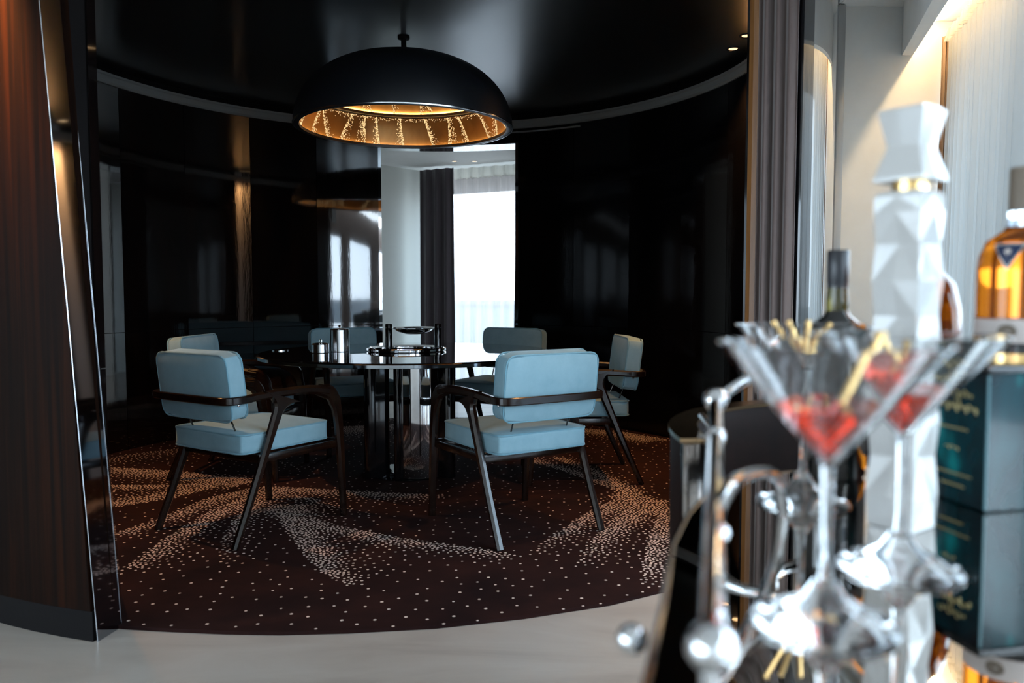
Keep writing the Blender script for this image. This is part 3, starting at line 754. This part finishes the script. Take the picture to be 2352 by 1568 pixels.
# convex polished steel blade with a black edge
P = []
for k in range(15):
    a = R(-112 + 66 * k / 14); P.append((0.075 + 0.21 * math.cos(a) - 0.02, -0.02 + 0.21 * math.sin(a)))
for k in range(14, -1, -1):
    a = R(-112 + 66 * k / 14); P.append((0.075 + 0.185 * math.cos(a) - 0.02, -0.02 + 0.185 * math.sin(a)))
bl = prism('pedestal_blade', P, 0.011, zt - 0.06, M['mirror'], tb, 50); bl['label'] = 'curved mirror polished steel blade'
prism('blade_edge', stadium(-0.035, -0.20, 0.09, 0.045, R(70)), 0.011, zt - 0.06, M['black_gloss'], tb, 50)

# things on the table
def canister(loc, r, h, label, ringk):
    t = thing('canister', label, 'canister', loc)
    lathe('body', [(0, 0), (r - 0.003, 0), (r, 0.003), (r, h - 0.002), (r - 0.004, h), (0, h)], M['woven_steel'], t, 48)
    lathe('lid', [(0, h + 0.010), (r * 0.6, h + 0.008), (r, h + 0.003), (r + 0.001, h), (r - 0.01, h)], M['chrome'], t, 48)
    if ringk:
        P = [(0.0, 0.008 * math.cos(2 * PI * k / 16), h + 0.020 + 0.008 * math.sin(2 * PI * k / 16)) for k in range(16)]
        P = [(q[1], 0, q[2]) for q in P]
        tube('ring_knob', P, 0.0028, M['chrome'], t, 8, True)
    else:
        lathe('knob', [(0, h + 0.008), (0.005, h + 0.009), (0.004, h + 0.014), (0.0085, h + 0.020), (0.006, h + 0.027), (0, h + 0.029)], M['chrome'], t, 16)
    return t
canister((-1.035, 4.78, 0.75), 0.056, 0.132, 'tall polished steel canister with a small knob lid on the table', False)
canister((-1.128, 4.68, 0.75), 0.051, 0.050, 'short polished steel canister with a ring knob lid on the table', True)
ctp = thing('centrepiece', 'centrepiece of chrome ring, two black posts and a shallow silver dish', 'centrepiece', (-0.645, 4.86, 0.75))
lathe('ring_base', [(0.19, 0.004), (0.228, 0.0), (0.234, 0.006), (0.234, 0.016), (0.226, 0.022), (0.19, 0.014), (0.19, 0.004)], M['chrome'], ctp, 72)
for (x, y) in ((-0.105, -0.02), (0.19, 0.02)):
    lathe('post', [(0, 0.0), (0.021, 0.0), (0.021, 0.160), (0.018, 0.164), (0.015, 0.158), (0, 0.157)], M['black_gloss'], ctp, 24, (x, y, 0))
lathe('dish', [(0.0, 0.100), (0.05, 0.102), (0.10, 0.118), (0.125, 0.134), (0.170, 0.140), (0.170, 0.142), (0.125, 0.137), (0.098, 0.122), (0.05, 0.106), (0, 0.104)], M['chrome'], ctp, 56, (0.045, 0, 0))
# flat square clips on the ring
for k in range(10):
    a = 2 * PI * k / 10 + 0.2
    bm = bmesh.new(); add_box(bm, 0.222, 0.242, -0.012, 0.012, 0.002, 0.020, 0.002, 1, Matrix.Rotation(a, 4, 'Z'))
    new_obj('ring_clip', bm, M['chrome'], ctp)
# two coasters catching the light at the table edge
cs = lathe('coaster', [(0, 0), (0.05, 0), (0.05, 0.006), (0, 0.006)], M['chrome'], None, 28, (0, 0, 0)); cs.location = (-1.42, 4.86, 0.75)
tag(cs, 'small bright coaster near the shaded left end of the table', 'coaster')

# ------------------------------------------------------------------ dome pendant
LX, LY, LZ = -0.645, 4.84, 2.082
lp = thing('pendant_lamp', 'huge black dome pendant with glowing gold dotted lining over the table', 'lamp', (LX, LY, LZ))
prof = []
RD, HD = 0.648, 0.418
for k in range(25):
    a = PI / 2 * k / 24
    prof.append((RD * math.cos(a) ** 0.78 if k < 24 else 0.0, HD * math.sin(a) ** 1.0))
shell = [(0.616, 0.016), (0.610, 0.016), (0.612, 0.0), (0.640, 0.0)] + [(r, z + 0.004) for r, z in prof] 
lathe('dome_shell', shell, M['dome'], lp, 128, smooth=50)
lathe('rim_edge', [(0.643, -0.001), (0.650, 0.000), (0.651, 0.006), (0.647, 0.008)], M['steel_edge'], lp, 128)
def r_in(z): return 0.97 * RD * (1 - (z / HD) ** 2) ** 0.43 - 0.012 if z < HD * 0.95 else 0.0
lathe('lower_lining', [(0.632, 0.012), (0.626, 0.05), (0.614, 0.10), (0.598, 0.15), (0.575, 0.185)], M['brass_in'], lp, 128)
lathe('inner_ring', [(0.578, 0.190), (0.552, 0.189), (0.548, 0.191), (0.548, 0.207), (0.551, 0.207), (0.553, 0.196), (0.582, 0.195)], M['black_matte'], lp, 128)
lathe('upper_lining', [(0.574, 0.204), (0.53, 0.25), (0.46, 0.31), (0.375, 0.35), (0.26, 0.38), (0.0, 0.395)], M['brass_in'], lp, 128)
lathe('light_strip', [(0.617, 0.004), (0.626, 0.004), (0.626, 0.010), (0.617, 0.010), (0.617, 0.004)], M['led'], lp, 96)
lathe('light_strip', [(0.557, 0.198), (0.567, 0.198), (0.567, 0.202), (0.557, 0.202), (0.557, 0.198)], M['led_upper'], lp, 96)
lathe('stem', [(0, HD), (0.016, HD), (0.016, 0.525), (0.035, 0.528), (0.035, 0.5375), (0, 0.5375)], M['plinth'], lp, 24)
# perforated dots along leaf veins
V, Fc = [], []
rd = random.Random(4)
def lining_pt(a, z):
    T = [(0.632, 0.012), (0.626, 0.05), (0.614, 0.10), (0.598, 0.15), (0.575, 0.185)] if z < 0.19 else [(0.574, 0.204), (0.53, 0.25), (0.46, 0.31), (0.375, 0.35)]
    for (r0, z0), (r1, z1) in zip(T, T[1:]):
        if z <= z1: break
    r = r0 + (r1 - r0) * (z - z0) / (z1 - z0) - 0.003
    return Vector((r * math.cos(a), r * math.sin(a), z))
def dot(a, z, s=0.0032):
    p = lining_pt(a, z); n = Vector((-math.cos(a), -math.sin(a), 0)); t = Vector((-math.sin(a), math.cos(a), 0)); b = len(V)
    up = Vector((0, 0, 1))
    for q in (t, up, -t, -up): V.append(p + q * s)
    V.append(p + n * s * 0.8)
    for k in range(4): Fc.append((b + k, b + (k + 1) % 4, b + 4))
def vein_l(a0, a1, z0, z1, n, side, spread):
    for k in range(n):
        f = rd.random(); e = min(spread, rd.expovariate(1 / (spread * 0.33))) * side * (0.4 + 0.9 * (1 - f))
        dot(a0 + (a1 - a0) * f + e, z0 + (z1 - z0) * f, rd.uniform(0.0024, 0.0036))
a = 0.0
for i in range(26):
    a = 2 * PI * i / 26 + rd.uniform(-0.06, 0.06)
    vein_l(a, a + rd.uniform(-0.16, 0.16), 0.016, 0.182, 170, rd.choice((1, -1)), rd.uniform(0.05, 0.10))
    b = a + 0.12
    vein_l(b, b + rd.uniform(-0.12, 0.12), 0.208, 0.33, 80, rd.choice((1, -1)), 0.07)
for k in range(900):
    dot(rd.uniform(0, 2 * PI), 0.182 - abs(rd.gauss(0, 0.009)), 0.0026)
me = bpy.data.meshes.new('lining_dots'); me.from_pydata([tuple(v) for v in V], [], Fc); me.materials.append(M['gold_dot'])
o = bpy.data.objects.new('lining_dots', me); COL.objects.link(o); o.parent = lp; o['kind'] = 'stuff'

# ------------------------------------------------------------------ bar trolley
TZ = 0.855
tr = thing('bar_trolley', 'black bar trolley with bronze mirrored top and chrome ball-ended rails', 'trolley', (0, 0, 0))
edge = [(0.05, 0.36), (0.085, 0.482), (0.120, 0.610), (0.151, 0.737), (0.188, 0.84), (0.235, 0.94), (0.285, 1.0), (0.36, 1.045), (0.5, 1.085), (0.7, 1.10), (1.1, 1.10), (1.1, 0.36)]
prism('tray_top', edge, TZ - 0.006, TZ, M['tray'], tr, 30)
prism('tray_body', edge, TZ - 0.055, TZ - 0.0062, M['black_gloss'], tr, 30)
el2 = [Vector((x, y, TZ - 0.003)) for x, y in edge[:10]]
tube('tray_edge_trim', el2, 0.004, M['smoked_chrome'], tr, 8)
prism('lower_shelf', [(0.16, 0.45), (0.25, 0.90), (0.45, 1.02), (1.05, 1.05), (1.05, 0.45)], 0.25, 0.28, M['black_gloss'], tr)
for (x, y) in ((0.27, 0.93), (1.04, 1.05), (1.04, 0.44), (0.13, 0.46)):
    box('leg', x, x + 0.028, y, y + 0.02, 0.03, TZ - 0.055, M['chrome'], tr, 0.003)
    bm = bmesh.new(); add_lathe(bm, [(0, -0.012), (0.028, -0.012), (0.03, 0), (0.028, 0.012), (0, 0.012)], 20)
    for v in bm.verts: v.co = Vector((v.co.z + x + 0.014, v.co.y + y + 0.01, v.co.x + 0.03))
    new_obj('wheel', bm, M['black_matte'], tr)
def ball(name, c, r, m, parent, u=28):
    bm = bmesh.new(); bmesh.ops.create_uvsphere(bm, u_segments=u, v_segments=u // 2, radius=r)
    for v in bm.verts: v.co += Vector(c)
    return new_obj(name, bm, m, parent, 60)
fb, nb = Vector((0.245, 0.95, 0.964)), Vector((0.1077, 0.42, 0.900))
tube('side_rail', [fb, fb.lerp(nb, 0.5), nb], 0.0078, M['chrome'], tr, 16)
ball('rail_ball', fb, 0.0155, M['chrome'], tr); ball('rail_ball', nb, 0.0140, M['chrome'], tr)
ball('rail_collar', fb.lerp(nb, 0.28), 0.0115, M['chrome'], tr); ball('rail_collar', fb.lerp(nb, 0.72) + Vector((0.004, 0, 0)), 0.0075, M['chrome'], tr)
tube('rail_post', [nb, (nb.x, nb.y, TZ)], 0.006, M['chrome'], tr, 12)
tube('rear_rail', smooth_path([fb, (0.285, 0.97, 0.985), (0.330, 1.00, 0.998), (0.37, 1.072, 0.995), (0.48, 1.087, 0.985), (0.70, 1.09, 0.98), (1.06, 1.09, 0.98)], 5), 0.0075, M['chrome'], tr, 12)
tube('rail_post', [(1.06, 1.09, 0.98), (1.06, 1.09, TZ)], 0.006, M['chrome'], tr, 12)
k0 = fb.lerp(nb, 0.66)
tube('cross_arm', smooth_path([k0, (0.185, 0.66, 0.932), (0.225, 0.73, 0.925), (0.272, 0.81, 0.902), (0.290, 0.840, TZ + 0.002)], 6), 0.0062, M['chrome'], tr, 12)

ball('side_knob', (0.088, 0.571, 0.838), 0.0115, M['chrome'], tr)

# dark tub armchair behind the trolley
ac = thing('tub_armchair', 'dark brown leather tub armchair with bronze rim behind the bar trolley', 'armchair', (0.75, 1.36, 0.0))
def tub(r0, r1, z0, z1, m, name, ext=0.05):
    P = [(r1, -ext)] + [(r1 * math.cos(PI * k / 28), r1 * math.sin(PI * k / 28)) for k in range(29)] + [(-r1, -ext), (-r0, -ext)]
    P += [(-r0 * math.cos(PI * k / 28), r0 * math.sin(PI * k / 28)) for k in range(29)] + [(r0, -ext)]
    return prism(name, P, z0, z1, m, ac, 40)
tub(0.425, 0.468, 0.16, 0.846, M['band'], 'shell')
tub(0.420, 0.472, 0.846, 0.853, M['bronze'], 'rim_trim', 0.055)
tub(0.422, 0.471, 0.152, 0.160, M['bronze'], 'base_trim', 0.053)
prism('seat_cushion', [(0.41, -0.03)] + [(0.41 * math.cos(PI * k / 24), 0.41 * math.sin(PI * k / 24)) for k in range(25)] + [(-0.41, -0.03)], 0.30, 0.43, M['band'], ac, 40)
for s_ in (-1, 1):
    box('arm_front', s_ * 0.4465 - 0.0225, s_ * 0.4465 + 0.0225, -0.066, -0.052, 0.16, 0.846, M['smoked_chrome'], ac, 0.002)
    tube('arm_frame', smooth_path([(s_ * 0.415, -0.045, 0.44), (s_ * 0.415, -0.045, 0.835), (s_ * 0.412, -0.02, 0.862), (s_ * 0.405, 0.08, 0.870)], 5), 0.006, M['chrome'], ac, 10)
for x, y in ((-0.33, -0.02), (0.33, -0.02), (-0.26, 0.30), (0.26, 0.30)):
    tube('leg', [(x, y, 0.0), (x, y, 0.31)], 0.014, M['smoked_chrome'], ac, 12)

# martini glasses
def facet_lathe(bm, prof, n, tw=0.0, c=(0, 0, 0)):
    rings = []
    for i, (r, z) in enumerate(prof):
        if r < 1e-6: rings.append([bm.verts.new((c[0], c[1], c[2] + z))]); continue
        o = tw * i
        rings.append([bm.verts.new((c[0] + r * math.cos(2 * PI * (k + o) / n), c[1] + r * math.sin(2 * PI * (k + o) / n), c[2] + z)) for k in range(n)])
    for A, B in zip(rings, rings[1:]):
        for i in range(n):
            j = (i + 1) % n
            if len(A) == 1: bm.faces.new((A[0], B[j], B[i]))
            elif len(B) == 1: bm.faces.new((A[i], A[j], B[0]))
            elif tw:
                bm.faces.new((A[i], A[j], B[i])); bm.faces.new((A[j], B[j], B[i]))
            else: bm.faces.new((A[i], A[j], B[j], B[i]))
    bmesh.ops.recalc_face_normals(bm, faces=bm.faces)
GH = 0.200
def martini(x, y, label, liquid, picks):
    t = thing('martini_glass', label, 'glass', (x, y, TZ + 0.0008), 0, 'martini glasses on the bar trolley')
    zb = 0.114; rr = 0.078; th = 0.0016
    lathe('bowl', [(0.0, zb), (0.004, zb + 0.0005), (rr, GH), (rr - th * 0.5, GH + 0.0007), (rr - th, GH), (0.004, zb + 0.004), (0, zb + 0.0035)], M['glass'], t, 72)
    lathe('stem', [(0, zb - 0.0002), (0.0042, zb - 0.0002), (0.0036, zb - 0.02), (0.0034, 0.05), (0.005, 0.033), (0.0, 0.033)], M['glass'], t, 20)
    lathe('foot', [(0, 0.0), (0.049, 0.0), (0.0505, 0.0015), (0.049, 0.0035), (0.034, 0.009), (0.016, 0.019), (0.007, 0.0328), (0, 0.0328)], M['crystal'], t, 64)
    if liquid:
        h = liquid; r1 = (rr) * (h / (GH - zb)) - th - 0.0008
        lathe('cocktail', [(0, zb + 0.0045), (0.0032, zb + 0.006), (r1, zb + h), (0, zb + h)], M['cocktail'], t, 56)
    for k, (a, l, top) in enumerate(picks):
        # picks lean inside the cone and rise past the rim
        p0 = Vector((x + 0.006 * math.cos(a + PI), y + 0.006 * math.sin(a + PI), TZ + zb + 0.014))
        p1 = Vector((x + l * math.cos(a), y + l * math.sin(a), TZ + top))
        bm = bmesh.new(); add_tube(bm, [p0 - Vector((x, y, TZ)), p1 - Vector((x, y, TZ))], 0.0030, 8)
        o = new_obj('cocktail_pick', bm, M['gold'], None); o.location = (x, y, TZ + 0.0008)
        ball_ = ball('pick_head', p1 - Vector((x, y, TZ)), 0.0034, M['gold'], o, 10)
        tag(o, PK[label][k], 'pick', 'gold cocktail picks')
    return t
LA = 'martini glass with red cocktail, the largest and nearest on the trolley'
LB = 'martini glass with red cocktail before the teal box'
LC = 'empty martini glass before the black capped bottle'
PL = {LA: 'the nearest martini glass', LB: 'the martini glass before the teal box', LC: 'the empty martini glass'}
PK = {LA: ('long gold pick leaning right in the nearest martini glass', 'short gold pick leaning left in the nearest martini glass'),
      LB: ('gold pick leaning left in the martini glass before the teal box', 'gold pick leaning toward the back in the martini glass before the teal box'),
      LC: ('leftmost of four gold picks in the empty martini glass', 'second gold pick from the left in the empty martini glass', 'third gold pick from the left in the empty martini glass', 'rightmost of four gold picks in the empty martini glass')}
martini(0.2231, 0.556, LA, 0.042, [(R(20), 0.045, 0.205), (R(200), 0.028, 0.155)])
martini(0.3325, 0.672, LB, 0.040, [(R(150), 0.022, 0.20), (R(60), 0.03, 0.19)])
martini(0.329, 0.89, LC, 0, [(R(170), 0.035, 0.203), (R(140), 0.020, 0.203), (R(60), 0.012, 0.203), (R(10), 0.028, 0.200)])

# white faceted porcelain bottle
wbt = thing('porcelain_bottle', 'tall white faceted porcelain bottle with a flared stopper', 'bottle', (0.396, 0.80, TZ + 0.0008)); wbt.scale = (0.92, 0.92, 0.96)
def facet_block(bm, rings, rot):
    """square block with mid-edge creases: rings of (half side, mid-edge push, z)"""
    R_ = []
    for h, m_, z in rings:
        c = [(h, h), (0, h + m_), (-h, h), (-h - m_, 0), (-h, -h), (0, -h - m_), (h, -h), (h + m_, 0)]
        R_.append([bm.verts.new((x * math.cos(rot) - y * math.sin(rot), x * math.sin(rot) + y * math.cos(rot), z)) for x, y in c])
    for a, b in zip(R_, R_[1:]):
        for k in range(8):
            q = (k + 1) % 8
            if k % 2: bm.faces.new((a[k], a[q], b[k])); bm.faces.new((a[q], b[q], b[k]))
            else: bm.faces.new((a[k], a[q], b[q])); bm.faces.new((a[k], b[q], b[k]))
    bm.faces.new(R_[0][::-1]); bm.faces.new(R_[-1]); bmesh.ops.recalc_face_normals(bm, faces=bm.faces)
PRO = R(-30 - 24)
bm = bmesh.new()
facet_block(bm, [(0.0249, 0.000, 0.0), (0.0267, 0.0050, 0.035), (0.0237, -0.0060, 0.075), (0.0267, 0.0050, 0.112), (0.0234, -0.0055, 0.150), (0.0262, 0.0050, 0.185),
                 (0.0234, -0.0055, 0.222), (0.0262, 0.0050, 0.258), (0.0237, -0.0055, 0.296), (0.0258, 0.002, 0.328), (0.0258, 0.000, 0.345), (0.0230, 0.0, 0.350)], PRO)
new_obj('body', bm, M['ceramic'], wbt, 0)
lathe('neck_ring', [(0, 0.350), (0.018, 0.350), (0.018, 0.3605), (0, 0.3605)], M['gold'], wbt, 32)
bm = bmesh.new(); facet_block(bm, [(0.0272, 0.001, 0.3605), (0.0272, 0.001, 0.364), (0.0172, 0.001, 0.396), (0.0250, 0.002, 0.431), (0.0235, 0.001, 0.434)], PRO)
new_obj('stopper', bm, M['ceramic'], wbt, 0)

# dark bottle with a black capsule
db = thing('dark_bottle', 'dark spirit bottle with a black capsule behind the empty martini glass', 'bottle', (0.420, 1.03, TZ + 0.0008))
lathe('body', [(0, 0.0), (0.036, 0.0), (0.039, 0.004), (0.039, 0.165), (0.037, 0.182), (0.028, 0.198), (0.016, 0.208), (0.0135, 0.214), (0, 0.214)], M['bottle_black'], db, 48)
lathe('neck', [(0, 0.214), (0.0132, 0.214), (0.0138, 0.225), (0.0128, 0.243), (0, 0.243)], M['olive_glass'], db, 32)
lathe('capsule', [(0, 0.243), (0.0132, 0.243), (0.0128, 0.248), (0.0136, 0.250), (0.0136, 0.290), (0.0128, 0.2915), (0, 0.2915)], M['foil'], db, 32)

# amber bottle behind the porcelain one
def whisky(name, label, loc, r, hs, cap, rz=0):
    t = thing(name, label, 'bottle', loc, rz)
    lathe('body', [(0, 0), (r - 0.004, 0), (r, 0.004), (r, hs * 0.70), (r * 0.97, hs * 0.80), (r * 0.82, hs * 0.92), (r * 0.45, hs), (r * 0.40, hs * 1.02), (0, hs * 1.02)], M['amber'], t, 56)
    lathe('neck', [(0, hs * 1.02), (r * 0.40, hs * 1.02), (r * 0.34, hs * 1.10), (r * 0.36, hs * 1.16), (0, hs * 1.16)], M['crystal'], t, 40)
    return t
ab = whisky('amber_bottle', 'amber whisky bottle hidden behind the white faceted porcelain bottle', (0.522, 1.025, TZ + 0.0008), 0.050, 0.27, True)
bm = bmesh.new(); add_lathe(bm, [(0.0503, 0.02), (0.0506, 0.02), (0.0506, 0.165), (0.0503, 0.165)], 48); new_obj('label_band', bm, M['paper'], ab)
lathe('stopper', [(0, 0.313), (0.016, 0.313), (0.016, 0.335), (0, 0.336)], M['tan_cap'], ab, 24)

# teal box with gold print
Kx, Ky = 0.509, 0.846; bw = 0.105; au = R(10)
ux = Vector((math.cos(au), math.sin(au), 0)); uy = Vector((-math.sin(au), math.cos(au), 0))
tbx = thing('teal_box', 'dark teal gift box with gold script under the amber bottle', 'box', (Kx, Ky, TZ + 0.0008), au)
bm = bmesh.new(); add_box(bm, 0, bw, 0, bw, 0.0, 0.150, 0.0015, 1); new_obj('carton', bm, M['teal'], tbx, 0)
for (x0, x1, y0, y1) in ((-0.0008, 0.0012, -0.0008, 0.0012),):
    box('edge_trim', x0, x1, y0, y1, 0.002, 0.148, M['box_edge'], tbx)
box('lid', -0.0015, bw + 0.0015, -0.0015, bw + 0.0015, 0.1502, 0.158, M['black_gloss'], tbx, 0.001)
lf = Vector((0, 0, 0))
def script_line(y0, y1, z, amp, seed, n=5, r=0.0009, m=None):
    rn = random.Random(seed); P = []
    k = n * 8
    for i in range(k + 1):
        f = i / k; P.append(Vector((-0.0006, y0 + (y1 - y0) * f + 0.0022 * math.cos(2 * PI * n * f), z + amp * math.sin(2 * PI * n * f) * (0.6 + 0.5 * math.sin(3.1 * f * n + seed)))))
    bm = bmesh.new(); add_tube(bm, P, r, 5); o = new_obj('gold_script', bm, m or M['gold_print'], tbx, 0); 
    return o
# the box's left face runs back in local +y; lines read from the far edge to the near corner
script_line(0.062, 0.022, 0.1235, 0.0042, 1, 6)
script_line(0.072, 0.014, 0.1085, 0.0048, 2, 8, 0.0011)
bm = bmesh.new(); add_tube(bm, [Vector((-0.0006, 0.050, 0.1085)), Vector((-0.0006, 0.044, 0.124)), Vector((-0.0006, 0.040, 0.1085))], 0.0009, 5); new_obj('gold_script', bm, M['gold_print'], tbx, 0)
script_line(0.075, 0.028, 0.0845, 0.0012, 3, 12, 0.0005)
script_line(0.060, 0.040, 0.062, 0.0022, 5, 3, 0.0007)
script_line(0.072, 0.020, 0.033, 0.0012, 6, 12, 0.0005)
script_line(0.066, 0.030, 0.020, 0.0012, 7, 10, 0.0005)

# amber bottle with the blue emblem, standing on the box
wb2 = whisky('emblem_bottle', 'amber whisky bottle with a navy triangle emblem standing on the teal box', (0.590, 0.925, TZ + 0.159), 0.0455, 0.150, True, R(-30))
bm = bmesh.new(); add_lathe(bm, [(0.0458, 0.022), (0.0461, 0.022), (0.0461, 0.0485), (0.0458, 0.0485)], 48); lb_ = new_obj('label_band', bm, M['paper'], wb2)
bm = bmesh.new(); add_lathe(bm, [(0.0458, 0.000), (0.0468, 0.000), (0.0468, 0.010), (0.0458, 0.010)], 48); new_obj('gold_foot', bm, M['gold'], wb2)
bm = bmesh.new(); add_lathe(bm, [(0.0458, 0.0105), (0.0463, 0.0105), (0.0463, 0.0215), (0.0458, 0.0215)], 48); new_obj('dark_band', bm, M['black_gloss'], wb2)
lathe('stopper', [(0, 0.174), (0.0155, 0.174), (0.0155, 0.220), (0.0145, 0.222), (0, 0.222)], M['tan_cap'], wb2, 28)
# emblem: inverted triangle wrapped on the bottle shoulder, with silver border and pale rosette
def wrap(P, r_of, ang0, push, name, m, parent, th=0.0006):
    bm = bmesh.new(); A = []; B = []
    for (s, z) in P:
        r = r_of(z) + push; a = ang0 + s / r
        A.append(bm.verts.new((r * math.cos(a), r * math.sin(a), z))); B.append(bm.verts.new(((r + th) * math.cos(a), (r + th) * math.sin(a), z)))
    bm.faces.new(B); bm.faces.new(A[::-1])
    for i in range(len(P)):
        j = (i + 1) % len(P); bm.faces.new((A[i], A[j], B[j], B[i]))
    bmesh.ops.recalc_face_normals(bm, faces=bm.faces)
    return new_obj(name, bm, m, parent, 0)
def r_sh(z):
    T = [(0.0455, 0), (0.0455, 0.105), (0.0442, 0.12), (0.0373, 0.138), (0.0205, 0.15)]
    for (r0, z0), (r1, z1) in zip(T, T[1:]):
        if z <= z1: return r0 + (r1 - r0) * (z - z0) / (z1 - z0)
    return 0.02
A0 = R(-122.5 + 30) - R(10)
A0 = math.atan2(-0.925, -0.590) - R(-30) - R(18)
em = wrap([(-0.0175, 0.1335), (0.0, 0.1345), (0.0175, 0.1335), (0.009, 0.119), (0.0, 0.1035), (-0.009, 0.119)], r_sh, A0, 0.0004, 'emblem_border', M['silver_print'], wb2)
wrap([(-0.0145, 0.1318), (0.0, 0.1325), (0.0145, 0.1318), (0.0075, 0.119), (0.0, 0.1075), (-0.0075, 0.119)], r_sh, A0, 0.0014, 'emblem_field', M['navy'], em)
wrap([(0.0042 * math.cos(2 * PI * k / 10) * (1 if k % 2 else 0.6), 0.1245 + 0.0042 * math.sin(2 * PI * k / 10) * (1 if k % 2 else 0.6)) for k in range(10)], r_sh, A0, 0.0024, 'emblem_rosette', M['paper'], em)
wrap([(0.010 * math.cos(2 * PI * k / 16), 0.035 + 0.008 * math.sin(2 * PI * k / 16)) for k in range(16)], lambda z: 0.0461, A0 + 0.05, 0.0002, 'label_oval', M['tan_cap'], wb2)
